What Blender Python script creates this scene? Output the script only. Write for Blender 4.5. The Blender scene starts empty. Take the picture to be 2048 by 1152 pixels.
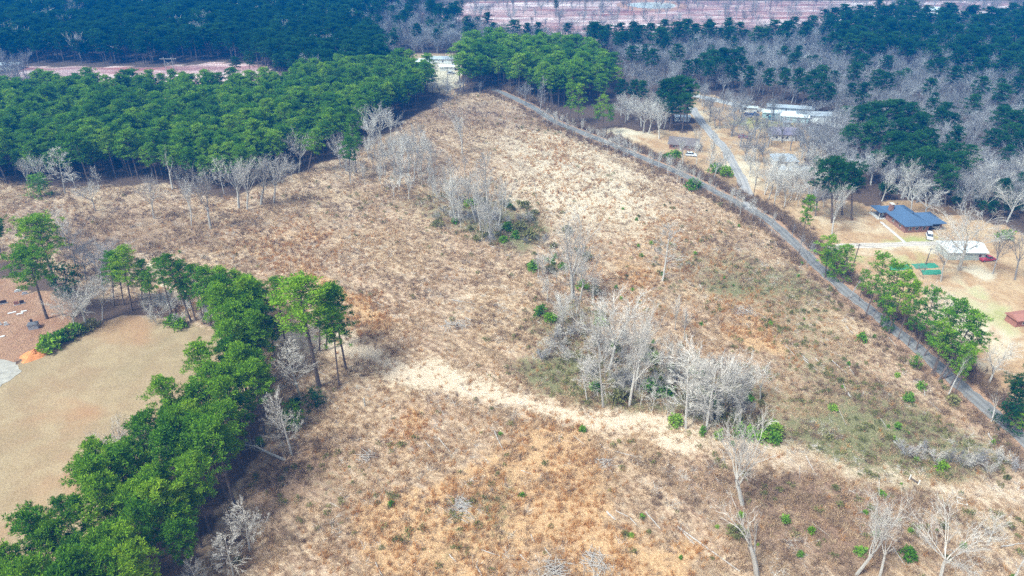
import bpy, math, random
import numpy as np
from mathutils import Vector, Matrix, Euler

random.seed(7); RNG = np.random.default_rng(11)
sc = bpy.context.scene
R = math.radians
# ------------------------------------------------------------------ camera, sky, sun, exposure
HC = 105.0; F = 1365.0; PIT = R(31.3)
cam_d = bpy.data.cameras.new('camera'); cam = bpy.data.objects.new('camera', cam_d)
sc.collection.objects.link(cam); sc.camera = cam
cam.location = (0, 0, HC); cam.rotation_euler = (R(90) - PIT, 0, 0)
cam_d.sensor_width = 36; cam_d.lens = F / 2048 * 36; cam_d.clip_start = 1; cam_d.clip_end = 8000
SUN_EL, SUN_AZ = R(56), R(-125)      # azimuth measured from +Y towards +X: high, behind and to the left
w = bpy.data.worlds.new('World'); sc.world = w; w.use_nodes = True
wn = w.node_tree; bg = wn.nodes['Background']
sky = wn.nodes.new('ShaderNodeTexSky'); sky.sky_type = 'NISHITA'; sky.sun_disc = False
sky.sun_elevation = SUN_EL; sky.sun_rotation = SUN_AZ
sky.air_density = 1.0; sky.dust_density = 6.0; sky.ozone_density = 0.6
hs = wn.nodes.new('ShaderNodeHueSaturation'); hs.inputs['Saturation'].default_value = 0.22   # thin even cloud whitens the sky
wn.links.new(sky.outputs[0], hs.inputs['Color']); wn.links.new(hs.outputs[0], bg.inputs[0]); bg.inputs[1].default_value = 0.135
sl = bpy.data.lights.new('sun', 'SUN'); so = bpy.data.objects.new('sun', sl); sc.collection.objects.link(so)
sl.energy = 2.9; sl.angle = R(9); sl.color = (1.0, 0.93, 0.84)
sd = Vector((math.sin(SUN_AZ) * math.cos(SUN_EL), math.cos(SUN_AZ) * math.cos(SUN_EL), math.sin(SUN_EL)))
so.rotation_euler = sd.to_track_quat('Z', 'Y').to_euler()
sc.view_settings.view_transform = 'Standard'; sc.view_settings.look = 'None'
sc.view_settings.gamma = 1; sc.view_settings.exposure = 0.80; sc.view_settings.use_curve_mapping = False
cy = sc.cycles
cy.max_bounces = 5; cy.diffuse_bounces = 3; cy.glossy_bounces = 1; cy.transmission_bounces = 2
cy.use_denoising = False; cy.sample_clamp_indirect = 4; cy.volume_bounces = 0; cy.transparent_max_bounces = 8; cy.caustics_reflective = False; cy.caustics_refractive = False

# ------------------------------------------------------------------ helpers
def G(px, py):
    u = (px - 1024) / F; v = (576 - py) / F
    t = HC / (math.sin(PIT) - v * math.cos(PIT))
    return (u * t, (math.cos(PIT) + v * math.sin(PIT)) * t)
def HT(b, ty):                        # height of a point above ground spot b seen at row ty
    Y = G(*b)[1]; v = (576 - ty) / F
    return HC + Y * (v * math.cos(PIT) - math.sin(PIT)) / (math.cos(PIT) + v * math.sin(PIT))
def PX(X, Y, Z=0.0):
    zc = Y * math.cos(PIT) - (Z - HC) * math.sin(PIT); yc = Y * math.sin(PIT) + (Z - HC) * math.cos(PIT)
    return 1024 + F * X / zc, 576 - F * yc / zc
def GP(pts): return np.array([G(*p) for p in pts])
def inpoly(P, X, Y):
    r = np.zeros(np.shape(X), bool); n = len(P)
    for i in range(n):
        x0, y0 = P[i]; x1, y1 = P[(i + 1) % n]
        c = ((y0 > Y) != (y1 > Y)) & (X < (x1 - x0) * (Y - y0) / ((y1 - y0) or 1e-9) + x0)
        r ^= c
    return r
def segdist(P, X, Y):                 # distance to a polyline
    d = np.full(np.shape(X), 1e9)
    for i in range(len(P) - 1):
        a = P[i]; b = P[i + 1]; ab = b - a; L = ab @ ab
        t = np.clip(((X - a[0]) * ab[0] + (Y - a[1]) * ab[1]) / L, 0, 1)
        d = np.minimum(d, np.hypot(X - a[0] - t * ab[0], Y - a[1] - t * ab[1]))
    return d
def fill(P, sp, jit=0.45):            # jittered grid inside a world polygon
    x0, y0 = P.min(0); x1, y1 = P.max(0)
    gx, gy = np.meshgrid(np.arange(x0, x1, sp), np.arange(y0, y1, sp))
    gx = gx.ravel() + RNG.uniform(-jit, jit, gx.size) * sp; gy = gy.ravel() + RNG.uniform(-jit, jit, gy.size) * sp
    k = inpoly(P, gx, gy); return np.stack([gx[k], gy[k]], 1)
def vnoise(X, Y, s, seed=0):          # cheap smooth value noise, 0..1
    g = np.random.default_rng(seed).random((256, 256))
    x = X / s + 1000; y = Y / s + 1000; ix = np.floor(x).astype(int); iy = np.floor(y).astype(int)
    fx = x - ix; fy = y - iy; fx = fx * fx * (3 - 2 * fx); fy = fy * fy * (3 - 2 * fy)
    a = g[ix % 256, iy % 256]; b = g[(ix + 1) % 256, iy % 256]; c = g[ix % 256, (iy + 1) % 256]; d = g[(ix + 1) % 256, (iy + 1) % 256]
    return (a * (1 - fx) + b * fx) * (1 - fy) + (c * (1 - fx) + d * fx) * fy

def link(o, parent=None):
    sc.collection.objects.link(o)
    if parent is not None: o.parent = parent
    return o
def tag(o, label=None, cat=None, group=None, kind=None):
    if label: o['label'] = label
    if cat: o['category'] = cat
    if group: o['group'] = group
    if kind: o['kind'] = kind
    return o
def empty(name, loc, rz=0.0):
    o = bpy.data.objects.new(name, None); o.location = loc; o.rotation_euler = (0, 0, rz); o.empty_display_size = 0.5
    return link(o)

class MB:
    def __init__(s): s.v = []; s.f = []; s.m = []
    def add(s, vs, fs, m=0):
        b = len(s.v); s.v.extend([tuple(x) for x in vs]); s.f.extend([tuple(i + b for i in f) for f in fs]); s.m.extend([m] * len(fs))
    def box(s, c, d, rz=0, m=0):
        cx, cy_, cz = c; dx, dy, dz = d[0] / 2, d[1] / 2, d[2] / 2; ca, sa = math.cos(rz), math.sin(rz); vs = []
        for z in (-dz, dz):
            for x, y in ((-dx, -dy), (dx, -dy), (dx, dy), (-dx, dy)):
                vs.append((cx + x * ca - y * sa, cy_ + x * sa + y * ca, cz + z))
        s.add(vs, [(0, 3, 2, 1), (4, 5, 6, 7), (0, 1, 5, 4), (1, 2, 6, 5), (2, 3, 7, 6), (3, 0, 4, 7)], m)
    def tube(s, pts, rad, n=5, m=0, tip=False):
        pts = [Vector(p) for p in pts]; k = len(pts); base = len(s.v); u = None
        for i, p in enumerate(pts):
            t = (pts[min(i + 1, k - 1)] - pts[max(i - 1, 0)]).normalized()
            if u is None: u = t.orthogonal().normalized()
            u = (u - t * u.dot(t)); u = u.normalized() if u.length > 1e-6 else t.orthogonal().normalized()
            v = t.cross(u)
            if tip and i == k - 1: s.v.append(tuple(p)); break
            for j in range(n):
                a = 2 * math.pi * j / n; s.v.append(tuple(p + (u * math.cos(a) + v * math.sin(a)) * rad[i]))
        for i in range(k - 1):
            if tip and i == k - 2:
                for j in range(n): s.f.append((base + i * n + j, base + i * n + (j + 1) % n, base + (k - 1) * n)); s.m.append(m)
            else:
                for j in range(n):
                    s.f.append((base + i * n + j, base + i * n + (j + 1) % n, base + (i + 1) * n + (j + 1) % n, base + (i + 1) * n + j)); s.m.append(m)
    def cone(s, a, b, r, m=0): s.tube([a, b], [r, 0], 3, m, True)
    def mesh(s, name, mats):
        me = bpy.data.meshes.new(name); me.from_pydata(s.v, [], s.f)
        for x in mats: me.materials.append(x)
        if s.m: me.polygons.foreach_set('material_index', s.m)
        me.update(); return me
    def build(s, name, mats, parent=None):
        if not isinstance(mats, (list, tuple)): mats = [mats]
        return link(bpy.data.objects.new(name, s.mesh(name, mats)), parent)

# ------------------------------------------------------------------ materials
def newmat(name):
    m = bpy.data.materials.new(name); m.use_nodes = True; nt = m.node_tree; nt.nodes.clear()
    out = nt.nodes.new('ShaderNodeOutputMaterial'); b = nt.nodes.new('ShaderNodeBsdfPrincipled')
    b.inputs['Roughness'].default_value = 0.9; b.inputs['Specular IOR Level'].default_value = 0.15
    nt.links.new(b.outputs[0], out.inputs[0]); return m, nt, b, out
def mixc(nt, f, a, b, mode='MIX'):
    n = nt.nodes.new('ShaderNodeMix'); n.data_type = 'RGBA'; n.blend_type = mode
    for s, x in ((0, f), (6, a), (7, b)):
        if hasattr(x, 'links'): nt.links.new(x, n.inputs[s])
        elif s == 0: n.inputs[0].default_value = x
        else: n.inputs[s].default_value = (*x, 1)
    return n.outputs[2]
def math_(nt, op, a, b=0.5, c=None, clamp=False):
    n = nt.nodes.new('ShaderNodeMath'); n.operation = op; n.use_clamp = clamp
    for s, x in enumerate((a, b, c)):
        if x is None: continue
        if hasattr(x, 'links'): nt.links.new(x, n.inputs[s])
        else: n.inputs[s].default_value = x
    return n.outputs[0]
def maprange(nt, x, a, b, c=0.0, d=1.0):
    n = nt.nodes.new('ShaderNodeMapRange'); nt.links.new(x, n.inputs[0])
    for i, q in enumerate((a, b, c, d)): n.inputs[i + 1].default_value = q
    return n.outputs[0]
def noise(nt, vec, scale, detail=3, rough=0.6, dist=0.0):
    n = nt.nodes.new('ShaderNodeTexNoise'); n.inputs['Scale'].default_value = scale; n.inputs['Detail'].default_value = detail
    n.inputs['Roughness'].default_value = rough; n.inputs['Distortion'].default_value = dist
    if vec is not None: nt.links.new(vec, n.inputs['Vector'])
    return n.outputs[0]
def objpos(nt): return nt.nodes.new('ShaderNodeTexCoord').outputs['Object']
def rnd(nt): return nt.nodes.new('ShaderNodeObjectInfo').outputs['Random']
def simple(name, col, var=0.15, scale=3.0, rough=0.85, spec=0.2, metal=0.0, vscale=(1, 1, 1)):
    m, nt, b, out = newmat(name); p = objpos(nt)
    if vscale != (1, 1, 1):
        mp = nt.nodes.new('ShaderNodeMapping'); nt.links.new(p, mp.inputs[0]); mp.inputs['Scale'].default_value = vscale; p = mp.outputs[0]
    n = noise(nt, p, scale, 4, 0.65)
    c = mixc(nt, maprange(nt, n, 0.3, 0.7), [x * (1 - var) for x in col], [min(1, x * (1 + var)) for x in col])
    nt.links.new(c, b.inputs['Base Color']); b.inputs['Roughness'].default_value = rough
    b.inputs['Specular IOR Level'].default_value = spec; b.inputs['Metallic'].default_value = metal
    return m
def leafmat(name, stops, trans=0.25, nscale=0.5):
    m, nt, b, out = newmat(name)
    r = nt.nodes.new('ShaderNodeValToRGB'); r.color_ramp.elements[0].position = 0; r.color_ramp.elements[-1].position = 1
    els = r.color_ramp.elements
    while len(els) < len(stops): els.new(0.5)
    for i, (p, c) in enumerate(stops): els[i].position = p; els[i].color = (*c, 1)
    n = noise(nt, objpos(nt), nscale, 3, 0.7)
    f = math_(nt, 'ADD', math_(nt, 'MULTIPLY', rnd(nt), 0.55), math_(nt, 'MULTIPLY', maprange(nt, n, 0.25, 0.75), 0.45))
    nt.links.new(f, r.inputs[0]); nt.links.new(r.outputs[0], b.inputs['Base Color'])
    t = nt.nodes.new('ShaderNodeBsdfTranslucent'); nt.links.new(r.outputs[0], t.inputs[0])
    ms = nt.nodes.new('ShaderNodeMixShader'); ms.inputs[0].default_value = trans
    nt.links.new(b.outputs[0], ms.inputs[1]); nt.links.new(t.outputs[0], ms.inputs[2]); nt.links.new(ms.outputs[0], out.inputs[0])
    b.inputs['Roughness'].default_value = 0.75; b.inputs['Specular IOR Level'].default_value = 0.04
    return m
M = {}
M['needles'] = leafmat('pine_needles', [(0, (0.05, 0.135, 0.012)), (0.35, (0.105, 0.25, 0.017)), (0.7, (0.21, 0.37, 0.022)), (1, (0.37, 0.50, 0.04))])
M['needles_dark'] = leafmat('dark_pine_needles', [(0, (0.014, 0.06, 0.02)), (0.6, (0.032, 0.11, 0.025)), (1, (0.07, 0.18, 0.03))])
M['bright_leaf'] = leafmat('bright_green_leaves', [(0, (0.10, 0.22, 0.03)), (0.5, (0.19, 0.36, 0.04)), (1, (0.34, 0.44, 0.07))])
M['olive_leaf'] = leafmat('olive_leaves', [(0, (0.13, 0.14, 0.05)), (0.5, (0.22, 0.22, 0.08)), (1, (0.34, 0.32, 0.13))])
M['pine_bark'] = simple('pine_bark', (0.17, 0.13, 0.11), 0.35, 4, vscale=(1, 1, .3))
M['pale_bark'] = leafmat('pale_grey_bark', [(0, (0.35, 0.32, 0.285)), (0.5, (0.51, 0.47, 0.42)), (1, (0.69, 0.65, 0.59))], 0.0, 1.2)
M['grey_bark'] = leafmat('grey_brown_bark', [(0, (0.13, 0.12, 0.115)), (0.5, (0.27, 0.255, 0.25)), (1, (0.50, 0.48, 0.47))], 0.0, 1.2)
M['straw'] = leafmat('dry_straw', [(0, (0.36, 0.21, 0.11)), (0.4, (0.50, 0.34, 0.20)), (0.8, (0.60, 0.45, 0.29)), (1, (0.68, 0.54, 0.38))], 0.2, 2)
M['orange_grass'] = leafmat('orange_broomsedge', [(0, (0.42, 0.20, 0.07)), (0.5, (0.56, 0.30, 0.12)), (1, (0.68, 0.43, 0.19))], 0.25, 2)
M['brown_twig'] = leafmat('brown_twigs', [(0, (0.13, 0.08, 0.05)), (0.5, (0.24, 0.16, 0.105)), (1, (0.40, 0.29, 0.20))], 0.0, 2)
M['grey_wood'] = simple('weathered_grey_wood', (0.42, 0.39, 0.36), 0.25, 3, vscale=(.4, 3, 3))
M['dark_wood'] = simple('dark_weathered_pole', (0.13, 0.10, 0.085), 0.25, 3)

# ------------------------------------------------------------------ place outlines (photo outlines turned into metres)
ROAD = GP([(985, 178), (1010, 188), (1060, 212), (1110, 243), (1170, 268), (1230, 292), (1300, 322), (1372, 352), (1440, 388), (1500, 418), (1545, 446), (1592, 490), (1640, 536), (1700, 590), (1755, 632), (1810, 677), (1870, 727), (1925, 775), (1985, 826), (2048, 880), (2130, 950), (2230, 1040)])
LANE = GP([(1500, 418), (1488, 370), (1470, 335), (1450, 300), (1425, 270), (1400, 240), (1385, 215)])
DRIVE = GP([(1636, 500), (1690, 492), (1750, 491), (1800, 489), (1860, 487), (1900, 490)])
WALK = GP([(1762, 444), (1811, 486)])
FARROAD = GP([(1385, 190), (1440, 202), (1500, 216), (1560, 226), (1640, 245), (1750, 265)])
FIELD = GP([(-500, 420), (-200, 365), (0, 358), (130, 378), (230, 372), (330, 374), (480, 395), (560, 365), (640, 330), (700, 305), (790, 262), (860, 212), (900, 195), (960, 186), (1010, 190), (1060, 218), (1160, 268), (1300, 328), (1400, 375), (1500, 430), (1570, 480), (1640, 552), (1740, 632), (1850, 726), (1950, 812), (2060, 905), (2300, 1130), (2400, 1500), (300, 1500), (390, 1152), (440, 1060), (500, 950), (540, 880), (560, 760), (450, 665), (300, 610), (200, 590), (130, 560), (60, 530), (-500, 500)])
MOWN = GP([(-500, 1500), (-500, 800), (0, 748), (60, 712), (120, 690), (200, 650), (240, 630), (300, 632), (370, 645), (440, 662), (520, 700), (520, 800), (330, 900), (200, 1060), (60, 1200), (0, 1500)])
CEMET = GP([(-500, 520), (0, 555), (60, 556), (120, 600), (150, 650), (120, 690), (60, 712), (0, 748), (-500, 800)])
YARD = GP([(1385, 185), (1470, 200), (1600, 235), (1640, 300), (1600, 335), (1620, 400), (1730, 410), (1800, 402), (1900, 425), (1960, 440), (2050, 470), (2500, 560), (2700, 1200), (2300, 1100), (2060, 880), (1870, 722), (1645, 533), (1510, 420), (1440, 385), (1300, 318), (1180, 265), (1220, 250), (1300, 262), (1380, 270)])
CLEARF = GP([(560, -30), (900, 12), (960, 2), (2020, 2), (2060, 14), (1970, 40), (1800, 52), (1500, 62), (1200, 80), (940, 48)])
CLEARL = GP([(60, 134), (150, 131), (330, 134), (440, 124), (520, 130), (560, 150), (540, 165), (500, 205), (60, 205), (-60, 160)])
HOME2 = GP([(790, 112), (915, 105), (925, 150), (905, 200), (865, 185), (800, 150)])
PLANT = GP([(-600, 420), (-250, 392), (0, 370), (120, 368), (230, 366), (330, 369), (430, 378), (480, 388), (545, 360), (600, 338), (650, 318), (700, 300), (760, 262), (850, 212), (868, 196), (862, 178), (820, 165), (700, 172), (600, 190), (545, 208), (430, 212), (80, 212), (-300, 225), (-600, 240)])
PLANTB = GP([(-500, 128), (60, 128), (150, 127), (330, 129), (440, 120), (500, 128), (560, 165), (640, 178), (780, 160), (770, 110), (700, 50), (830, 14), (870, -5), (800, -40), (-700, -40)])
NEARW = GP([(480, 785), (358, 890), (282, 975), (222, 1045), (112, 1145), (32, 1220), (-50, 1310), (350, 1320), (408, 1150), (440, 1070), (494, 970), (534, 885), (540, 820), (550, 745), (510, 735)])
GROVE = GP([(925, 188), (1000, 182), (1060, 205), (1130, 222), (1200, 213), (1232, 190), (1215, 158), (1130, 140), (1050, 125), (955, 125), (915, 150)])
WOODR = GP([(1235, 150), (1320, 175), (1400, 180), (1500, 195), (1600, 215), (1660, 262), (1648, 330), (1700, 388), (1760, 402), (1850, 408), (1930, 425), (2010, 445), (2300, 500), (2600, 300), (2500, 40), (2040, 42), (1960, 55), (1800, 66), (1500, 82), (1235, 92)])
MIDWOOD = GP([(700, 50), (770, 105), (790, 150), (830, 125), (915, 118), (1240, 120), (1240, 92), (1000, 78), (930, 60), (840, 14)])

# ------------------------------------------------------------------ ground sheet
def axis(lo, hi, dense_lo, dense_hi, d, g=1.06, mx=160):
    a = list(np.arange(dense_lo, dense_hi, d)); s = d; x = dense_hi
    while x < hi: a.append(x); s = min(s * g, mx); x += s
    a.append(hi); s = d; x = dense_lo; b = []
    while x > lo: s = min(s * g, mx); x -= s; b.append(max(x, lo))
    return np.array(b[::-1] + a)
xs = axis(-3000, 3000, -150, 170, 1.3, 1.035); ys = axis(-400, 3600, 70, 330, 1.3, 1.02)
XX, YY = np.meshgrid(xs, ys); NX, NY = len(xs), len(ys)
WX = XX + (vnoise(XX, YY, 9, 1) - .5) * 9 + (vnoise(XX, YY, 3, 2) - .5) * 3
WY = YY + (vnoise(XX, YY, 9, 3) - .5) * 9 + (vnoise(XX, YY, 3, 4) - .5) * 3
def soft(P, sx=None):
    return inpoly(P, WX if sx is None else XX, WY if sx is None else YY).astype(float)
def blob(px, py, rx, ry, a, ang=0):
    X0, Y0 = G(px, py); ca, sa = math.cos(R(ang)), math.sin(R(ang)); dx = WX - X0; dy = WY - Y0
    q = ((dx * ca + dy * sa) / rx) ** 2 + ((-dx * sa + dy * ca) / ry) ** 2
    return a * np.exp(-q)
def rough_h(X, Y):
    return 0.16 * (vnoise(X, Y, 7, 31) - .5) + 0.25 * (vnoise(X, Y, 22, 32) - .5) + 0.10 * (vnoise(X, Y, 2.5, 33) - .5)
def hmask(X, Y):
    d = segdist(ROAD, X, Y); return np.clip((d - 5) / 8, 0, 1) * inpoly(FIELD, X, Y)
def hz(X, Y):
    X = np.atleast_1d(np.asarray(X, float)); Y = np.atleast_1d(np.asarray(Y, float)); return rough_h(X, Y) * hmask(X, Y)
ZZ = rough_h(XX, YY) * hmask(XX, YY)
verts = np.stack([XX.ravel(), YY.ravel(), ZZ.ravel()], 1)
idx = np.arange(NX * NY).reshape(NY, NX)
quads = np.stack([idx[:-1, :-1].ravel(), idx[:-1, 1:].ravel(), idx[1:, 1:].ravel(), idx[1:, :-1].ravel()], 1)
gm = bpy.data.meshes.new('ground'); gm.vertices.add(len(verts)); gm.vertices.foreach_set('co', verts.ravel())
gm.loops.add(quads.size); gm.loops.foreach_set('vertex_index', quads.ravel()); gm.polygons.add(len(quads))
gm.polygons.foreach_set('loop_start', np.arange(0, quads.size, 4)); gm.polygons.foreach_set('loop_total', np.full(len(quads), 4))
gm.update(calc_edges=True); gm.validate()
field = soft(FIELD); mown = soft(MOWN, 1); cem = soft(CEMET); yard = soft(YARD)
clear = np.maximum(soft(CLEARF), soft(CLEARL)); home2 = soft(HOME2)
TRACK = GP([(540, 668), (620, 676), (700, 696), (800, 732), (900, 768), (1000, 795), (1120, 820), (1240, 845), (1400, 872)])
track = np.exp(-(segdist(TRACK, WX, WY) / 4.6) ** 2) * field
TR2 = GP([(1400, 872), (1520, 905), (1650, 930), (1800, 950), (1950, 985), (2100, 1010)])
track = np.maximum(track, 0.58 * np.exp(-(segdist(TR2, WX, WY) / 5) ** 2) * field)
TR3 = GP([(300, 500), (310, 560), (345, 620)]); track = np.maximum(track, .8 * np.exp(-(segdist(TR3, WX, WY) / 2.5) ** 2))
TR4 = GP([(820, 635), (940, 590), (1040, 545)]); track = np.maximum(track, .5 * np.exp(-(segdist(TR4, WX, WY) / 3) ** 2))
pale = .8 * (blob(1150, 330, 30, 55, .8) + blob(1060, 420, 22, 30, .35) + blob(1230, 400, 30, 40, .55) + blob(830, 750, 13, 8, .8, -18) + blob(960, 770, 16, 7, .7, -18)
        + blob(950, 640, 18, 14, .35) + blob(1000, 280, 25, 35, .45) + blob(760, 640, 8, 8, .5) + blob(740, 1000, 9, 9, .3) + blob(680, 520, 22, 16, .3)) * field
orange = (blob(900, 1060, 12, 14, .9, 60) + blob(800, 1100, 10, 10, .8) + blob(1050, 960, 12, 16, .9, -55) + blob(1130, 1010, 9, 14, .6) + blob(830, 850, 8, 10, .7) + blob(1120, 870, 12, 8, .35)
          + blob(600, 480, 28, 16, .55) + blob(760, 645, 8, 7, .8) + blob(1330, 480, 22, 30, .45) + blob(1250, 560, 15, 20, .45) + blob(1540, 690, 8, 14, .9, -70) + blob(1480, 620, 8, 14, .6) + blob(1100, 290, 16, 20, .5)
          + blob(1310, 1110, 9, 6, .8) + blob(1200, 1150, 10, 5, .6) + blob(470, 600, 18, 8, .6) + blob(1120, 360, 20, 26, .4) + blob(1780, 1010, 14, 8, .2) + blob(700, 590, 18, 6, .6, -38) + blob(640, 560, 18, 5, .7, -35)) * field
brown = (blob(1700, 1080, 22, 12, .8) + blob(1600, 1000, 18, 9, .6) + blob(1750, 850, 25, 22, .55) + blob(1450, 950, 25, 9, .5) + blob(1000, 840, 12, 5, .5) + blob(400, 480, 45, 22, .55) + blob(150, 440, 40, 30, .6)
         + blob(900, 560, 30, 14, .45) + blob(620, 880, 10, 16, .5) + blob(560, 1000, 12, 14, .6) + blob(870, 960, 14, 8, .5) + blob(930, 230, 40, 30, .8) + blob(1130, 240, 30, 20, .5) + blob(1300, 350, 14, 30, .5, -60)
         + blob(1480, 500, 14, 30, .5, -80) + blob(650, 400, 40, 14, .5) + blob(1000, 640, 14, 12, .4) + blob(740, 900, 8, 9, .35)) * field
olive = (blob(1250, 760, 22, 14, .7) + blob(1120, 640, 13, 18, .7) + blob(1400, 830, 20, 10, .6) + blob(980, 450, 18, 18, .6) + blob(860, 400, 30, 20, .5) + blob(1050, 470, 10, 12, .7) + blob(1740, 880, 20, 9, .6)
         + blob(1440, 560, 18, 25, .25) + blob(1560, 1010, 16, 6, .35) + blob(1850, 920, 14, 6, .5) + blob(1960, 1050, 14, 9, .35) + blob(1090, 740, 10, 8, .5) + blob(1590, 560, 8, 25, .4, -80) + blob(780, 1000, 9, 9, .3)
         + blob(1290, 290, 8, 60, .5, 60) + blob(1640, 700, 16, 40, .30, -10) + blob(1800, 830, 26, 22, .34) + blob(1520, 520, 14, 40, .26, -5) + blob(1400, 520, 12, 18, .25) + blob(650, 960, 7, 14, .35, -55) + blob(930, 1080, 5, 16, .4, -60) + blob(1010, 1010, 4, 16, .35, 30)) * field
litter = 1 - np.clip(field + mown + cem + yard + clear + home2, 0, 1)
verge = np.exp(-(segdist(ROAD, XX, YY) / 6.5) ** 2)
cream = np.maximum.reduce([blob(1700, 440, 18, 14, .5), blob(1950, 640, 12, 22, .8, -30), blob(1740, 510, 12, 6, .5), blob(1900, 500, 10, 5, .9), blob(1490, 340, 9, 30, .7), blob(1250, 262, 18, 14, .9), blob(1400, 230, 14, 40, .5), blob(870, 150, 40, 50, .9), blob(1960, 540, 6, 5, .9), blob(1820, 487, 16, 3.5, 1)])
cream = np.clip(cream * (yard + home2), 0, 1)
ygreen = np.clip(blob(1830, 478, 12, 4, .9) + blob(1840, 520, 14, 6, .6) + blob(1980, 620, 10, 14, .6) + blob(1720, 530, 8, 5, .5) + blob(1520, 245, 20, 14, .7) + blob(1960, 760, 6, 8, .4), 0, 1) * yard
dark_ground = np.clip(blob(1860, 415, 40, 12, .6) + blob(1450, 360, 6, 14, .5), 0, 1)  # darker brown ground along the right wood's front and beside the lane
def setattr4(name, r, g, b, a=None):
    at = gm.attributes.new(name, 'FLOAT_COLOR', 'POINT'); a = np.zeros_like(r) if a is None else a
    at.data.foreach_set('color', np.clip(np.stack([r, g, b, a], -1), 0, 1).reshape(-1).astype(np.float32))
setattr4('cover_a', mown, litter, track); setattr4('cover_b', orange * .85, brown * .72, olive)
setattr4('cover_c', np.clip(clear, 0, 1), cem, yard); setattr4('cover_d', cream, ygreen, np.clip(pale, 0, 1)); setattr4('cover_e', verge, home2, dark_ground)

gmat, nt, b, out = newmat('ground_cover')
pos = objpos(nt)
def attr(n):
    a = nt.nodes.new('ShaderNodeAttribute'); a.attribute_name = n; s = nt.nodes.new('ShaderNodeSeparateColor'); nt.links.new(a.outputs['Color'], s.inputs[0]); return s.outputs
A, B_, C_, D_, E_ = attr('cover_a'), attr('cover_b'), attr('cover_c'), attr('cover_d'), attr('cover_e')
wn_ = nt.nodes.new('ShaderNodeTexNoise'); wn_.inputs['Scale'].default_value = .05; nt.links.new(pos, wn_.inputs['Vector'])
wv = nt.nodes.new('ShaderNodeVectorMath'); wv.operation = 'MULTIPLY_ADD'; nt.links.new(wn_.outputs['Color'], wv.inputs[0]); wv.inputs[1].default_value = (9, 9, 0); nt.links.new(pos, wv.inputs[2]); wpos = wv.outputs[0]
def stretched(ang, sx, sy, scale, det=3):
    mp = nt.nodes.new('ShaderNodeMapping'); mp.vector_type = 'TEXTURE'; mp.inputs['Rotation'].default_value = (0, 0, R(ang)); mp.inputs['Scale'].default_value = (sx, sy, 1)
    nt.links.new(wpos, mp.inputs[0]); return noise(nt, mp.outputs[0], scale, det, 0.65, .35)
speck = noise(nt, pos, 2.6, 4, 0.75); clump = noise(nt, pos, 0.75, 4, 0.7, 0.4); patch = noise(nt, pos, 0.16, 4, 0.6, 0.6); big = noise(nt, pos, 0.035, 3, 0.55, .5)
sx_ = nt.nodes.new('ShaderNodeSeparateXYZ'); nt.links.new(pos, sx_.inputs[0])
fx = maprange(nt, sx_.outputs[0], 10, 60)
streak = nt.nodes.new('ShaderNodeMix'); nt.links.new(fx, streak.inputs[0]); nt.links.new(stretched(-40, 16, 1, 0.75, 4), streak.inputs[2]); nt.links.new(stretched(-80, 14, 1, 0.6, 4), streak.inputs[3]); streak = streak.outputs[0]
straw = mixc(nt, maprange(nt, patch, 0.3, 0.7), (0.38, 0.24, 0.14), (0.51, 0.36, 0.215))
straw = mixc(nt, maprange(nt, big, 0.35, 0.65), straw, (0.41, 0.27, 0.18))
straw = mixc(nt, maprange(nt, clump, 0.45, 0.72), straw, (0.62, 0.48, 0.33))
straw = mixc(nt, math_(nt, 'MULTIPLY', maprange(nt, clump, 0.5, 0.33), 0.7), straw, (0.13, 0.08, 0.05))
straw = mixc(nt, math_(nt, 'MULTIPLY', maprange(nt, streak, 0.50, 0.34), 0.6), straw, (0.13, 0.085, 0.06))
straw = mixc(nt, math_(nt, 'MULTIPLY', maprange(nt, streak, 0.54, 0.70), 0.5), straw, (0.56, 0.44, 0.34))
def over(base, mask, col, amt, n=None, lo=0.35, hi=0.6):
    f = math_(nt, 'MULTIPLY', mask, amt)
    if n is not None: f = maprange(nt, math_(nt, 'ADD', f, math_(nt, 'MULTIPLY', math_(nt, 'SUBTRACT', n, 0.5), 1.1)), lo, hi)
    n_ = nt.nodes.new('ShaderNodeClamp'); nt.links.new(f, n_.inputs[0]); return mixc(nt, n_.outputs[0], base, col)
lum = maprange(nt, speck, 0.25, 0.75)
c = straw
c = over(c, D_[2], mixc(nt, lum, (0.52, 0.40, 0.28), (0.72, 0.59, 0.44)), 1.0, clump, .3, .75)
c = over(c, B_[1], mixc(nt, lum, (0.16, 0.10, 0.065), (0.34, 0.22, 0.15)), 1.0, clump, .35, .7)
ostk = math_(nt, 'MULTIPLY', math_(nt, 'ADD', clump, stretched(-55, 9, 1, .5, 4)), .5)
dstk = stretched(-55, 14, 1, .22, 4)
c = mixc(nt, math_(nt, 'MULTIPLY', maprange(nt, dstk, .48, .34), .5), c, (0.20, 0.14, 0.085)); c = mixc(nt, math_(nt, 'MULTIPLY', maprange(nt, dstk, .54, .68), .4), c, (0.60, 0.47, 0.33))
c = over(c, B_[0], mixc(nt, lum, (0.40, 0.23, 0.11), (0.62, 0.42, 0.24)), 1.0, ostk, .38, .6)
c = over(c, B_[2], mixc(nt, lum, (0.13, 0.125, 0.06), (0.27, 0.25, 0.13)), 1.0, clump, .35, .7)
c = over(c, A[2], mixc(nt, lum, (0.54, 0.41, 0.29), (0.70, 0.56, 0.42)), 1.0, clump, .3, .8)
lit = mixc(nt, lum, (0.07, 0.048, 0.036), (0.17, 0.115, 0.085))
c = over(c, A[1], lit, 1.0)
msp = stretched(33, 7, 1, 0.5, 4); mo = mixc(nt, maprange(nt, big, .3, .7), (0.27, 0.16, 0.085), (0.225, 0.18, 0.10)); mo = mixc(nt, math_(nt, 'MULTIPLY', maprange(nt, patch, .42, .68), .75), mo, (0.33, 0.25, 0.145))
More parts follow.
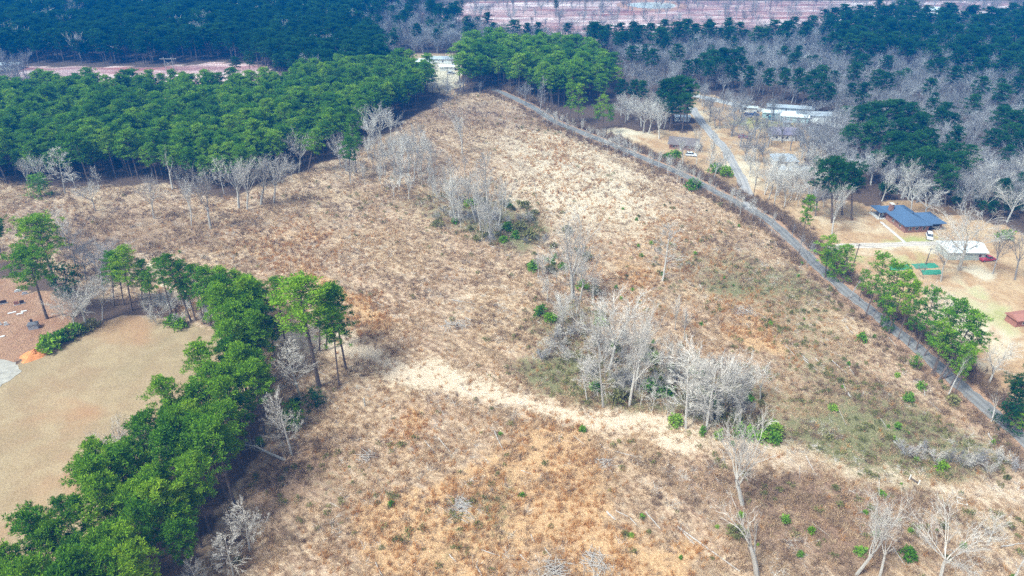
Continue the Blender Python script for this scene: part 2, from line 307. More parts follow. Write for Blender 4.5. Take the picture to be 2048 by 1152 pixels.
mo = mixc(nt, math_(nt, 'MULTIPLY', maprange(nt, msp, .5, .35), .35), mo, (0.25, 0.18, 0.10)); mo = mixc(nt, math_(nt, 'MULTIPLY', lum, .2), mo, (0.62, 0.50, 0.36))
mo = mixc(nt, math_(nt, 'MULTIPLY', maprange(nt, clump, .45, .3), .35), mo, (0.17, 0.13, 0.07)); mo = mixc(nt, math_(nt, 'MULTIPLY', maprange(nt, big, .42, .3), .5), mo, (0.34, 0.19, 0.10))
c = over(c, A[0], mo, 1.0)
ce = mixc(nt, maprange(nt, patch, .35, .65), (0.30, 0.16, 0.095), (0.37, 0.225, 0.145)); ce = mixc(nt, math_(nt, 'MULTIPLY', maprange(nt, msp, .48, .36), .5), ce, (0.27, 0.16, 0.10))
c = over(c, C_[1], ce, 1.0)
ya = mixc(nt, maprange(nt, patch, .35, .65), (0.38, 0.235, 0.13), (0.48, 0.345, 0.21)); ya = mixc(nt, math_(nt, 'MULTIPLY', maprange(nt, clump, .5, .35), .5), ya, (0.24, 0.14, 0.08))
c = over(c, C_[2], ya, 1.0); c = over(c, E_[1], ya, 1.0)
c = over(c, D_[0], mixc(nt, lum, (0.48, 0.39, 0.27), (0.62, 0.53, 0.40)), 1.0, patch, .3, .75)
c = over(c, D_[1], (0.32, 0.31, 0.12), 1.0, patch, .3, .8)
pk = stretched(2, 14, 1.6, 0.09, 5); pc = mixc(nt, maprange(nt, pk, .38, .62), (0.36, 0.14, 0.12), (0.84, 0.62, 0.58)); pc = mixc(nt, math_(nt, 'MULTIPLY', maprange(nt, big, .6, .4), .6), pc, (0.26, 0.13, 0.13))
c = over(c, C_[0], pc, 1.0)
c = over(c, E_[2], (0.20, 0.115, 0.05), .8, patch, .3, .7)
c = over(c, E_[0], mixc(nt, lum, (0.27, 0.155, 0.10), (0.48, 0.31, 0.20)), .9, clump, .35, .75)
c = mixc(nt, 0.7, c, mixc(nt, lum, (0.35, 0.35, 0.35), (0.68, 0.68, 0.68)), 'OVERLAY')  # fine light and dark stalks
nt.links.new(c, b.inputs['Base Color']); b.inputs['Roughness'].default_value = 1; b.inputs['Specular IOR Level'].default_value = 0.05
bp = nt.nodes.new('ShaderNodeBump'); bp.inputs['Strength'].default_value = 0.8; bp.inputs['Distance'].default_value = 0.5
hsum = math_(nt, 'ADD', clump, math_(nt, 'MULTIPLY', speck, 0.6)); nt.links.new(hsum, bp.inputs['Height'])
fm = math_(nt, 'SUBTRACT', 1.0, math_(nt, 'MULTIPLY', math_(nt, 'ADD', A[0], C_[2], None, True), .8)); nt.links.new(fm, bp.inputs['Strength'])
nt.links.new(bp.outputs[0], b.inputs['Normal'])
gm.materials.append(gmat); gm.polygons.foreach_set('use_smooth', np.ones(len(quads), bool))
ground = tag(link(bpy.data.objects.new('ground', gm)), kind='structure')

# ------------------------------------------------------------------ roads and other flat ground pieces
def smoothline(P, k=6):
    out = []
    n = len(P)
    for i in range(n - 1):
        p0, p1, p2, p3 = P[max(i - 1, 0)], P[i], P[i + 1], P[min(i + 2, n - 1)]
        for t in np.arange(k) / k:
            out.append(0.5 * ((2 * p1) + (-p0 + p2) * t + (2 * p0 - 5 * p1 + 4 * p2 - p3) * t * t + (-p0 + 3 * p1 - 3 * p2 + p3) * t ** 3))
    out.append(P[-1]); return np.array(out)
def ribbon(name, P, wd, z, mat, edge=0.25, kind='structure'):
    P = smoothline(P); T = np.gradient(P, axis=0); T /= np.linalg.norm(T, axis=1)[:, None]; Nn = np.stack([-T[:, 1], T[:, 0]], 1)
    mb = MB(); n = len(P); offs = [-1, -.8, -.4, 0, .4, .8, 1]; vs = []
    for i in range(n):
        for k, o in enumerate(offs):
            j = edge * (random.random() - .5) * (abs(o) == 1); q = P[i] + Nn[i] * (o * wd / 2 + j)
            vs.append((q[0], q[1], z + (0.05 * (1 - abs(o)) if abs(o) < 1 else -0.04)))
    m = len(offs); mb.add(vs, [(i * m + k, i * m + k + 1, (i + 1) * m + k + 1, (i + 1) * m + k) for i in range(n - 1) for k in range(m - 1)])
    o = mb.build(name, mat); uv = o.data.uv_layers.new(name='along')
    L = np.concatenate([[0], np.cumsum(np.linalg.norm(np.diff(P, axis=0), axis=1))])
    for lp in o.data.loops:
        i, k = divmod(lp.vertex_index, m); uv.data[lp.index].uv = (offs[k], L[i])
    return tag(o, kind=kind)
def roadmat(name, c1, c2, track_c, amt=0.6):
    m, nt, b, out = newmat(name); p = objpos(nt); n = noise(nt, p, 0.5, 5, .7); s = noise(nt, p, 6, 3, .7)
    c = mixc(nt, maprange(nt, n, .3, .7), c1, c2); c = mixc(nt, math_(nt, 'MULTIPLY', maprange(nt, s, .4, .7), .3), c, [x * 1.35 for x in c2])
    uv = nt.nodes.new('ShaderNodeUVMap'); uv.uv_map = 'along'; s3 = nt.nodes.new('ShaderNodeSeparateXYZ'); nt.links.new(uv.outputs[0], s3.inputs[0])
    a = math_(nt, 'ABSOLUTE', s3.outputs[0]); d = math_(nt, 'ABSOLUTE', math_(nt, 'SUBTRACT', a, 0.45)); f = maprange(nt, d, 0.28, 0.08)
    c = mixc(nt, math_(nt, 'MULTIPLY', f, amt), c, track_c); nt.links.new(c, b.inputs['Base Color']); b.inputs['Roughness'].default_value = .95; return m
M['road'] = roadmat('worn_grey_road', (0.165, 0.16, 0.155), (0.25, 0.24, 0.23), (0.13, 0.125, 0.12))
M['lane'] = roadmat('gravel_lane', (0.30, 0.28, 0.27), (0.40, 0.37, 0.35), (0.24, 0.23, 0.23))
M['drive'] = roadmat('pale_gravel', (0.42, 0.36, 0.30), (0.55, 0.48, 0.41), (0.36, 0.32, 0.30))
M['concrete'] = simple('pale_concrete', (0.52, 0.49, 0.45), 0.12, 1.5)
road = ribbon('road', ROAD, 3.8, 0.10, M['road'], 0.7)
ribbon('lane_road', LANE, 4.2, 0.115, M['lane'], 0.9)
ribbon('driveway', DRIVE, 3.2, 0.07, M['drive'], 0.9)
ribbon('path', WALK, 1.1, 0.09, M['concrete'], 0.02)
ribbon('far_road', FARROAD, 6.5, 0.09, simple('pale_asphalt', (0.42, 0.40, 0.38), .15, .3), 0.6)

def sheet(name, pts, z, mat, jit=0.0, n=1):
    P = np.array(pts); mb = MB()
    if jit:
        Q = []
        for i in range(len(P)):
            a, c = P[i], P[(i + 1) % len(P)]
            for t in np.arange(6) / 6: Q.append(a + (c - a) * t + RNG.normal(0, jit, 2))
        P = np.array(Q)
    mb.add([(x, y, z) for x, y in P] + [(P[:, 0].mean(), P[:, 1].mean(), z + .02)], [(i, (i + 1) % len(P), len(P)) for i in range(len(P))])
    return mb.build(name, mat)
M['pond'] = newmat('pond_water')[0]; pb = M['pond'].node_tree.nodes['Principled BSDF']
pb.inputs['Base Color'].default_value = (0.75, 0.68, 0.62, 1); pb.inputs['Roughness'].default_value = .12; pb.inputs['Specular IOR Level'].default_value = .6
c0 = np.array(G(1304, 11)); rx = 22; ry = 22
th = np.linspace(0, 2 * math.pi, 26)[:-1]
pond = sheet('pond', [(c0[0] + math.cos(a) * 22 * (1 + .08 * math.sin(3 * a)), c0[1] + math.sin(a) * 20 * (1 + .1 * math.sin(2 * a + 1))) for a in th], 0.06, M['pond'])
tag(pond, kind='structure')
mb = MB(); vs = []; NB = 40
for i in range(NB):
    a = 2 * math.pi * i / NB
    for r_, z in ((1.02, .02), (1.14, 1.1), (1.25, 1.0), (1.42, .02)):
        vs.append((c0[0] + math.cos(a) * 23 * r_, c0[1] + math.sin(a) * 22 * r_, z * (1 + .3 * random.random()) if z > .5 else z))
mb.add(vs, [(i * 4 + k, ((i + 1) % NB) * 4 + k, ((i + 1) % NB) * 4 + k + 1, i * 4 + k + 1) for i in range(NB) for k in range(3)])
tag(mb.build('pond_bank', simple('red_soil', (0.42, 0.22, 0.16), .25, .3)), kind='structure')
pad = sheet('concrete_pad', GP([(-120, 760), (-60, 725), (0, 716), (30, 726), (44, 741), (0, 775), (-60, 810)]), 0.05, simple('pale_chalky_pad', (0.34, 0.315, 0.275), .3, .5), .25); tag(pad, kind='structure')

# ------------------------------------------------------------------ tree models
def rv(s=1.0): return Vector((random.uniform(-s, s), random.uniform(-s, s), random.uniform(-s, s)))
def sph(az, el): return Vector((math.cos(az) * math.cos(el), math.sin(az) * math.cos(el), math.sin(el)))
def tuft(mb, p, r, n, up=0.35, wf=0.12, m=0):
    for _ in range(n):
        d = sph(random.uniform(0, 6.283), random.uniform(-.5, 1.3)); d.z += up; d.normalize()
        s = d.orthogonal().normalized(); s = Matrix.Rotation(random.uniform(0, 6.283), 3, d) @ s
        a = p + d * (r * .15); L = r * random.uniform(.7, 1.2); wd = L * wf
        b_ = a + d * L * .55
        mb.add([a, b_ + s * wd, a + d * L, b_ - s * wd], [(0, 1, 2, 3)], m)
def pine_model(seed, H=20.0, cb=0.5, R_=3.3, nb=36, ends=3, tn=10, tr=0.60, shape='round', tk=0.2, dead=4):
    random.seed(seed); tr_ = MB(); cr = MB()
    bend = Vector((random.uniform(-.5, .5), random.uniform(-.5, .5), 0))
    def axis_(t): return Vector((bend.x * math.sin(t * 2.6), bend.y * math.sin(t * 2.2 + .4) - bend.y * .39, 0)) * t + Vector((0, 0, H * t))
    ts = [-.03, 0.02, .15, .3, .45, .6, .75, .9, .985]
    tr_.tube([axis_(t) for t in ts], [tk * 1.5, tk * 1.25, tk, tk * .9, tk * .8, tk * .66, tk * .48, tk * .25, .03], 7)
    for i in range(dead):
        t = cb - random.uniform(.03, .22); a = axis_(t); az = random.uniform(0, 6.3); tr_.cone(a, a + sph(az, random.uniform(-.1, .4)) * random.uniform(.8, 1.8), .05)
    ga = random.uniform(0, 6)
    for i in range(nb):
        f = (i + random.random() * .8) / nb; t = cb + (0.985 - cb) * f
        if shape == 'round': pr = math.sin(math.pi * min(1, .22 + .80 * f)) ** .7 * (1.0 if f < .8 else 1.05)
        elif shape == 'cone': pr = (1 - f) ** .75 * 1.05 + .12
        elif shape == 'flat': pr = (.45 + .6 * f) if f < .75 else 1.05 - (f - .75) * 1.6
        else: pr = math.sin(math.pi * (.12 + .85 * f)) ** .8
        L = R_ * pr * random.uniform(.62, 1.15); ga += 2.4 + random.uniform(-.5, .5)
        el = -0.15 + .95 * f ** 1.5 + random.uniform(-.15, .2) if shape != 'cone' else random.uniform(-.1, .35)
        if shape == 'flat': el = .25 + .5 * f
        a = axis_(t); d = sph(ga, el); mid = a + d * L * .55 + Vector((0, 0, .08 * L)); e = a + sph(ga, el * .8) * L + Vector((0, 0, .18 * L if f > .2 else -.05 * L))
        tr_.tube([a, mid, e], [.02 + .012 * L * (tk / .2) + .02, .035, .012], 3)
        for k in range(ends):
            q = k / max(1, ends - 1); c_ = a.lerp(e, 1.0 - .55 * q) + Vector((random.gauss(0, .45 + .3 * q), random.gauss(0, .45 + .3 * q), random.uniform(-.15, .3)))
            for j in range(5): tuft(cr, c_ + Vector((random.gauss(0, .36), random.gauss(0, .36), random.gauss(0, .16))) * (tr / .7), tr, tn)
    for k in range(5): tuft(cr, axis_(.97) + rv(.5), tr, tn)
    return tr_, cr, max(v[2] for v in cr.v) - .15
def bare_model(seed, H=14.0, kind='oak', lv3=6, lv4=4, tk=0.20, tw=0.021):
    random.seed(seed); tr_ = MB(); cr = MB()
    def path(p, d, L, n, wob, lift=0.0):
        P = [p]; d = d.copy()
        for i in range(n):
            d = (d + rv(wob) + Vector((0, 0, lift))).normalized(); P.append(P[-1] + d * L / n)
        return P
    def at(P, t):
        x = t * (len(P) - 1); i = min(int(x), len(P) - 2); return P[i].lerp(P[i + 1], x - i), (P[i + 1] - P[i]).normalized()
    def side(d, ang):
        s = d.orthogonal().normalized(); s = Matrix.Rotation(random.uniform(0, 6.283), 3, d) @ s; return (d * math.cos(ang) + s * math.sin(ang)).normalized()
    pr = dict(oak=(.42, 9, .62, 1.0, .55, .16), upright=(.98, 26, .20, .85, .45, .10), vase=(.38, 6, .66, .55, .42, .12), snag=(.5, 4, .62, .5, .5, .2), feather=(.99, 34, .26, 1.05, .5, .06), shrub=(.1, 8, .9, .6, .5, .2))[kind]
    tl, n1, l1, a1, a2, wob = pr
    P0 = path(Vector((0, 0, -.4)), Vector((random.uniform(-.06, .06), random.uniform(-.06, .06), 1)), H * tl + .4, 7, wob * .35)
    rt = tk * (1 if kind != 'shrub' else .5)
    tr_.tube(P0, [rt * (1.35 - (.35 if tl < .6 else 1.2) * i / 7) + .02 for i in range(8)], 6)
    for i in range(n1):
        if kind in ('upright', 'feather'):
            t = .28 + .72 * (i + random.random()) / n1; L = H * l1 * (1.15 - .85 * (t - .2)) * random.uniform(.7, 1.2)
        else:
            t = random.uniform(.72, 1) if i > 2 else 1.0; L = H * l1 * random.uniform(.75, 1.05)
        p, d = at(P0, t); ang = random.uniform(.3, 1) * a1 if kind not in ('upright', 'feather') else a1 * random.uniform(.8, 1.2)
        d1 = side(d, ang); r1 = rt * (.55 if tl < .6 else .30 * (1.15 - .6 * t)) * random.uniform(.8, 1.1)
        P1 = path(p, d1, L, 5, wob, .05 if kind != 'shrub' else .02); tr_.tube(P1, [r1, r1 * .8, r1 * .62, r1 * .45, r1 * .3, .015], 4)
        n2 = 5 if kind in ('upright',) else (4 if kind == 'feather' else 8 if kind != 'snag' else 4)
        for j in range(n2):
            t2 = .22 + .78 * (j + random.random()) / n2; p2, d2 = at(P1, t2); L2 = L * random.uniform(.3, .5) * (1.25 - .6 * t2)
            P2 = path(p2, side(d2, a2 * random.uniform(.7, 1.4)), L2, 3, wob, .04); r2 = max(.02, r1 * .38)
            cr.tube(P2, [r2, r2 * .7, r2 * .45, .01], 3)
            for k in range(lv3):
                t3 = .15 + .85 * (k + random.random()) / lv3; p3, d3 = at(P2, t3); L3 = max(.35, L2 * random.uniform(.35, .6))
                e3 = p3 + side(d3, a2 * random.uniform(.6, 1.5)) * L3 + Vector((0, 0, .08 * L3)); cr.cone(p3, e3, tw)
                for q in range(lv4):
                    t4 = random.uniform(.2, .95); p4 = p3.lerp(e3, t4); cr.cone(p4, p4 + side((e3 - p3).normalized(), random.uniform(.3, .9)) * L3 * random.uniform(.35, .7), tw * .75)
    return tr_, cr, max(v[2] for v in cr.v) * .97

pine_spec = {   # crown style -> list of (seed, args)
    'plant': [(11, dict(H=18, cb=.50, R_=2.9, nb=34)), (12, dict(H=18, cb=.54, R_=3.2, nb=34)), (13, dict(H=18, cb=.47, R_=2.7, nb=36)), (14, dict(H=18, cb=.55, R_=3.3, nb=32)), (15, dict(H=18, cb=.52, R_=3.0, nb=34)), (16, dict(H=18, cb=.56, R_=2.6, nb=30))],
    'tall': [(21, dict(H=28, cb=.50, R_=3.7, nb=46, tk=.27, tn=8, dead=9, tr=.66)), (22, dict(H=28, cb=.58, R_=4.2, nb=42, tk=.27, tn=8, dead=9, tr=.66)), (23, dict(H=28, cb=.47, R_=3.5, nb=46, tk=.25, tn=8, dead=7, tr=.66))],
    'open': [(31, dict(H=17, cb=.40, R_=3.3, nb=24, ends=3, tn=7, shape='oval', tk=.17)), (32, dict(H=17, cb=.36, R_=3.6, nb=28, ends=3, tn=7, shape='round', tk=.18)), (33, dict(H=17, cb=.5, R_=3.8, nb=26, ends=3, tn=7, shape='flat', tk=.18))],
    'broad': [(41, dict(H=18, cb=.64, R_=5.6, nb=52, ends=4, tn=8, shape='flat', tk=.3)), (42, dict(H=18, cb=.60, R_=5.4, nb=52, ends=4, tn=8, shape='round', tk=.3))],
    'cedar': [(51, dict(H=6, cb=.06, R_=1.7, nb=34, ends=2, tn=5, tr=.5, shape='cone', tk=.1, dead=0)), (52, dict(H=6, cb=.05, R_=2.1, nb=34, ends=2, tn=5, tr=.5, shape='oval', tk=.1, dead=0))],
}
bare_spec = {
    'oak': [(61, dict(H=13, kind='oak', tk=.16)), (62, dict(H=13, kind='oak', tk=.18)), (63, dict(H=13, kind='oak', tk=.17))],
    'upright': [(64, dict(H=15, kind='upright', tk=.16)), (65, dict(H=15, kind='upright', tk=.15))],
    'vase': [(66, dict(H=14, kind='vase', tk=.2, lv3=6)), (67, dict(H=14, kind='vase', tk=.2, lv3=6)), (68, dict(H=14, kind='vase', tk=.18, lv3=6))],
    'feather': [(69, dict(H=14, kind='feather', tk=.13)), (70, dict(H=14, kind='feather', tk=.13))],
    'snag': [(71, dict(H=15, kind='snag', tk=.32, lv3=3, lv4=2)), (72, dict(H=15, kind='snag', tk=.3, lv3=3, lv4=3))],
    'shrub': [(73, dict(H=4, kind='shrub', tk=.09, lv3=5, lv4=3, tw=.02)), (74, dict(H=4, kind='shrub', tk=.09, lv3=5, lv4=3, tw=.02))],
}
TM = {}
for k, L in pine_spec.items():
    TM[k] = []
    for s, a in L:
        t, c_, H = pine_model(s, **a); mt = M['needles']
        TM[k].append((t, c_, H, t.mesh('trunk', [M['pine_bark']]), c_.mesh('crown', [mt]), c_.mesh('crown', [M['needles_dark']])))
for k, L in bare_spec.items():
    TM[k] = []
    for s, a in L:
        t, c_, H = bare_model(s, **a)
        TM[k].append((t, c_, H, t.mesh('trunk', [M['pale_bark']]), c_.mesh('branches', [M['pale_bark']]), t.mesh('trunk', [M['grey_bark']]), c_.mesh('branches', [M['grey_bark']])))
random.seed(99)
PINES = []; BARES = []
def P_(bx, by, tx, ty, kind='plant', label=None, group=None, wide=1.0, dark=False):
    X, Y = G(bx, by); h = HT((bx, by), ty); zc = Y * math.cos(PIT) - (h - HC) * math.sin(PIT); tX = (tx - 1024) / F * zc
    PINES.append(dict(x=X, y=Y, h=h, lean=(tX - X) / max(h, 1), kind=kind, label=label, group=group, w=wide, dark=dark))
def Bt(bx, by, tx, ty, kind='oak', label=None, group=None, wide=1.0, grey=False):
    X, Y = G(bx, by); h = HT((bx, by), ty); zc = Y * math.cos(PIT) - (h - HC) * math.sin(PIT); tX = (tx - 1024) / F * zc
    BARES.append(dict(x=X, y=Y, h=h, lean=(tX - X) / max(h, 1), kind=kind, label=label, group=group, w=wide, grey=grey))
def massP(poly, sp, h, kind, label, group, wide=1.0, dark=False, jit=.42, prob=1.0, lo=.70):
    for x, y in fill(poly, sp, jit):
        if random.random() < prob: PINES.append(dict(x=x, y=y, h=h * random.uniform(lo, 1.17), lean=random.gauss(0, .02), kind=kind, label=label, group=group, w=wide * random.uniform(.9, 1.2), dark=dark))
def massB(poly, sp, h, kinds, label, group, wide=1.0, grey=True, prob=1.0):
    for x, y in fill(poly, sp, .5):
        if random.random() < prob: BARES.append(dict(x=x, y=y, h=h * random.uniform(.7, 1.2), lean=random.gauss(0, .03), kind=random.choice(kinds), label=label, group=group, w=wide * random.uniform(.85, 1.25), grey=grey))

# --- tall pines of the strip between the mown field and the cleared field
P_(638, 774, 596, 559, 'tall', 'tallest pine of the strip with broad open crown on a long bare trunk', wide=1.66)
P_(639, 702, 640, 572, 'tall', 'slim pine behind the tallest one in the pine strip', wide=1.02)
P_(652, 700, 657, 568, 'tall', 'pine with full round crown at the right end of the strip', wide=1.28)
P_(678, 771, 658, 618, 'tall', 'yellow green slender pine standing in front of the right end of the strip', wide=1.02)
P_(692, 738, 662, 566, 'tall', 'outermost pine at the right tip of the strip beside the pale track', wide=1.22)
P_(569, 677, 549, 551, 'tall', 'thin long trunked pine with small crown standing clear left of the tallest pine', wide=1.09)
P_(549, 712, 539, 632, 'plant', 'short round headed pine at the corner of the near pine wood', wide=1.25)
P_(503, 722, 497, 578, 'tall', 'light green pine with tall tiered crown at the bend of the strip', wide=1.41)
P_(517, 735, 512, 600, 'tall', 'dense light green pine just in front of the bend of the strip', wide=1.28)
P_(431, 656, 404, 532, 'tall', 'dark pine at the left of the four pines behind the tan mown field corner', wide=1.41)
P_(449, 655, 440, 531, 'tall', 'second of the four dark pines behind the mown field corner', wide=1.41)
P_(463, 648, 470, 537, 'tall', 'third of the four dark pines behind the mown field corner', wide=1.28)
P_(486, 650, 497, 545, 'tall', 'fourth and rightmost of the four dark pines behind the mown field corner', wide=1.28)
P_(476, 690, 470, 600, 'plant', 'low pine below the four dark pines at the mown field corner', wide=1.2)
P_(382, 642, 331, 507, 'tall', 'pine leaning left beside the worn gap in the tree strip', wide=1.09)
P_(392, 641, 352, 520, 'tall', 'pine just right of the leaning one by the worn gap', wide=1.02)
P_(408, 648, 378, 528, 'tall', 'bright pine between the leaning pair and the four dark pines', wide=1.1)
P_(345, 632, 312, 515, 'tall', 'slender pine just left of the leaning one by the worn gap', wide=1.0)
P_(420, 652, 420, 560, 'plant', 'low bright pine under the leftmost of the four dark pines', wide=1.2)
P_(372, 634, 365, 560, 'plant', 'small pine under the leaning pines by the worn gap', wide=.9)
P_(264, 621, 243, 490, 'tall', 'tallest of the dark pine clump at the far tip of the mown field', wide=1.34)
P_(228, 612, 218, 497, 'tall', 'left pine of the dark clump at the far tip of the mown field', wide=1.22)
P_(284, 617, 279, 514, 'tall', 'right pine of the dark clump at the far tip of the mown field', wide=1.15)
P_(248, 610, 228, 512, 'tall', 'inner pine of the dark clump at the far tip of the mown field', wide=1.15)
P_(305, 622, 290, 540, 'plant', 'low pine at the right foot of the dark clump')
P_(94, 637, 45, 492, 'broad', 'big spreading pine with bent trunk over the graveyard', wide=1.0)
P_(112, 570, 62, 428, 'broad', 'large flat topped dark pine behind the graveyard pine', wide=1.05)
P_(4, 520, -10, 425, 'broad', 'dark pine cut by the left edge of the picture behind the graveyard', wide=.7)
P_(130, 590, 125, 528, 'cedar', 'small dark cedar behind the bare graveyard tree', wide=1.2, dark=True)
P_(82, 392, 74, 345, 'cedar', 'lone yellow green conifer at the foot of the left plantation edge', wide=1.3)
P_(615, 345, 636, 250, 'plant', 'light green pine leaning out of the plantation edge', wide=1.1)
P_(712, 345, 705, 225, 'tall', 'pine with long bare trunk standing out from the plantation edge above the bare trees', wide=1.28)
P_(700, 362, 697, 270, 'plant', 'short bushy pine at the field end of the plantation edge')
P_(632, 812, 628, 780, 'cedar', 'small dark green cedar bush by the tall pines', wide=1.5, dark=True)
P_(592, 815, 588, 795, 'cedar', 'smaller dark cedar left of the cedar bush by the tall pines', wide=1.5, dark=True)
P_(590, 858, 578, 805, 'cedar', 'bright green young cedar leaning beside the white branched tree', wide=.9)
P_(520, 892, 518, 875, 'cedar', 'small green cedar at the open edge of the near wood', wide=1.2)
# --- roadside pines on the right
rs = 'roadside pines'
P_(1650, 556, 1661, 470, 'open', 'bushy low branched pine at the top of the roadside row', wide=1.35)
P_(1686, 566, 1694, 487, 'open', 'broad pine right beside the bushy one at the top of the roadside row', wide=1.25)
P_(1668, 556, 1672, 492, 'cedar', 'dense cedar under the top of the roadside row', wide=1.0)
P_(1731, 632, 1770, 502, 'open', 'leaning roadside pine in front of the driveway mouth', wide=.9)
P_(1718, 603, 1733, 538, 'open', 'short roadside pine left of the leaning one', wide=.9)
P_(1759, 653, 1803, 522, 'open', 'wide roadside pine in the middle of the row with leaning trunk', wide=1.1)
P_(1777, 668, 1818, 536, 'open', 'roadside pine crossing the wide middle one', wide=.9)
P_(1772, 664, 1779, 602, 'cedar', 'bright green young tree at the foot of the middle roadside pines', wide=.5)
P_(1816, 692, 1842, 600, 'open', 'slim roadside pine just above the round headed one', wide=.8)
P_(1832, 700, 1872, 574, 'open', 'round headed roadside pine standing on its own', wide=1.05)
P_(1864, 747, 1930, 598, 'open', 'tallest pine in the large roadside group', wide=1.05)
P_(1878, 760, 1962, 622, 'open', 'pine in the middle of the large roadside group', wide=1.25)
P_(1889, 757, 1975, 650, 'open', 'right hand pine of the large roadside group', wide=1.1)
P_(1868, 752, 1897, 632, 'open', 'left hand pine of the large roadside group', wide=.9)
P_(1830, 735, 1832, 708, 'cedar', 'small cedar at the road edge below the round headed pine', wide=1.0)
P_(2030, 845, 2050, 745, 'broad', 'dark full pine cut by the right edge above the road', dark=True)
P_(2020, 858, 2040, 800, 'cedar', 'dark shrubby conifer beside the road at the right edge', wide=1.2, dark=True)
P_(2012, 870, 2060, 818, 'open', 'small pine low at the right edge beside the road', wide=.9)
P_(1597, 512, 1622, 387, 'tall', 'lone narrow pine in front of the bare trees by the road bend', wide=.75)
P_(1664, 446, 1665, 306, 'broad', 'big dark pine at the left of the pair behind the tan yard', wide=.95, dark=True)
P_(1703, 440, 1706, 316, 'broad', 'big dark pine at the right of the pair behind the tan yard', wide=.95, dark=True)
P_(1684, 430, 1685, 320, 'plant', 'dark pine between the big pair behind the tan yard', wide=1.5, dark=True)
for i, (x, y) in enumerate([(1730, 208), (1752, 200), (1778, 198), (1800, 196), (1822, 203), (1842, 222), (1760, 232), (1805, 235), (1835, 262), (1862, 255), (1855, 292), (1880, 300), (1905, 282), (1918, 300), (1835, 300), (1812, 285), (1740, 240), (1898, 325), (1790, 262)]):
    P_(x - 8, y + 88, x, y, 'plant', 'dark pine of the round topped stand', 'pines of the stand in the right hand wood', 1.5, True)
for x, y in [(1990, 212), (2015, 220), (2040, 215), (2005, 245), (2030, 262), (2048, 240), (2070, 230), (2060, 270), (2090, 250)]:
    P_(x - 8, y + 80, x, y, 'plant', 'dark pine of the stand at the right edge inside the bare wood', 'pines at the right edge of the wood', 1.5, True)
for x, y, l in [(1778, 290, 'single mid green pine in the bare wood right of the white house'), (2010, 352, 'lone green pine low in the bare wood near the right edge'), (1880, 212, 'small pine between the two dark stands in the wood'), (1600, 133, 'dark pine in the bare wood above the mobile homes'), (1500, 130, 'narrow dark pine above the far road'), (1540, 134, 'small dark pine above the far road')]:
    P_(x - 5, y + 72, x, y, 'plant', l, None, 1.25, True)
for x, y in [(1402, 104), (1420, 98), (1442, 94), (1462, 98), (1475, 112), (1412, 120), (1450, 116), (1432, 112)]:
    P_(x - 2, y + 62, x, y, 'plant', 'dark pine in the tight round clump above the homestead', 'tight round pine clump above the homestead', 1.45, True)
for x, y in [(1605, 150), (1620, 138), (1635, 146), (1590, 165), (1648, 165), (1625, 165)]:
    P_(x - 3, y + 65, x, y, 'plant', 'dark pine in the clump right above the mobile homes', 'pine clump above the mobile homes', 1.3, True)
for x, y, by in [(1240, 158, 218), (1262, 158, 222), (1280, 160, 225), (1330, 156, 245), (1345, 152, 248), (1362, 150, 250), (1375, 156, 252), (1340, 190, 262), (1365, 185, 262), (1320, 175, 240)]:
    P_(x - 1, by, x, y, 'plant', 'dark pine in the roadside clump beside the tan clearing', 'pines by the tan clearing over the road', 1.25, True)
for x, y, by, l in [(1142, 163, 247, 'pine with bare trunk at the road bend, left of a pair'), (1158, 165, 249, 'pine with bare trunk at the road bend, right of a pair'), (1208, 188, 262, 'green pine at the edge of the tan clearing'), (1222, 205, 268, 'low green pine at the edge of the tan clearing'), (1195, 205, 262, 'leafy low pine beside the road and tan clearing')]:
    P_(x - 1, by, x, y, 'open', l, None, 1.0)
P_(1742, 640, 1786, 560, 'open', 'short roadside pine right of the leaning one', wide=.8)
P_(1795, 680, 1838, 560, 'tall', 'slender roadside pine behind the wide middle one', wide=.9)
P_(1848, 712, 1905, 612, 'open', 'slim roadside pine left of the large group', wide=.9)
P_(1900, 772, 1948, 690, 'open', 'low roadside pine at the foot of the large group', wide=.9)
for x, y, tx, h in [(1610, 520, 1618, 75), (1626, 540, 1636, 62), (1702, 590, 1722, 78), (1806, 684, 1836, 85), (1842, 722, 1868, 95), (1853, 732, 1890, 88), (1908, 792, 1950, 110), (1925, 800, 1968, 95), (1950, 815, 1990, 80)]:
    P_(x, y, tx, y - h, 'open', 'slim roadside pine filling the row between the larger ones', 'slim pines of the roadside row', .75)
# --- masses of pine
massP(NEARW, 4.2, 18.5, 'plant', 'green pine of the dense near wood', 'pines of the near wood', .88, lo=.74)
massP(GP([(452, 668), (520, 668), (562, 705), (560, 770), (500, 790), (478, 760)]), 4.6, 22, 'plant', 'pine packed between the near wood and the tall strip', 'pines between near wood and strip', .95)
massP(PLANT, 5.0, 18, 'plant', 'pine of the left plantation', 'pines of the left plantation', 1.15)
massP(PLANTB, 6.6, 18, 'plant', 'pine in the far forest at the top left', 'pines of the far forest', 1.45, True)
massP(GROVE, 6.0, 20, 'plant', 'pine in the grove at the far tip of the cleared field', 'pines of the grove at the field tip', 1.25)
UR = GP([(1640, 60), (1700, 52), (1830, 55), (2100, 60), (2500, 80), (2500, 210), (2040, 200), (1900, 170), (1780, 150), (1640, 130)])
massP(UR, 11, 19, 'plant', 'dark pine standing over the bare far wood at the upper right', 'dark pines of the upper right wood', 1.5, True)
massP(WOODR, 19, 17, 'plant', 'dark pine scattered in the bare right hand wood', 'scattered pines of the right hand wood', 1.3, True)
LR = GP([(1180, 95), (1330, 100), (1480, 92), (1660, 82), (1660, 105), (1480, 118), (1330, 122), (1180, 130)])
massP(LR, 14, 19, 'plant', 'dark pine in the broken row before the far clearing', 'broken row of pines before the far clearing', 1.4, True)
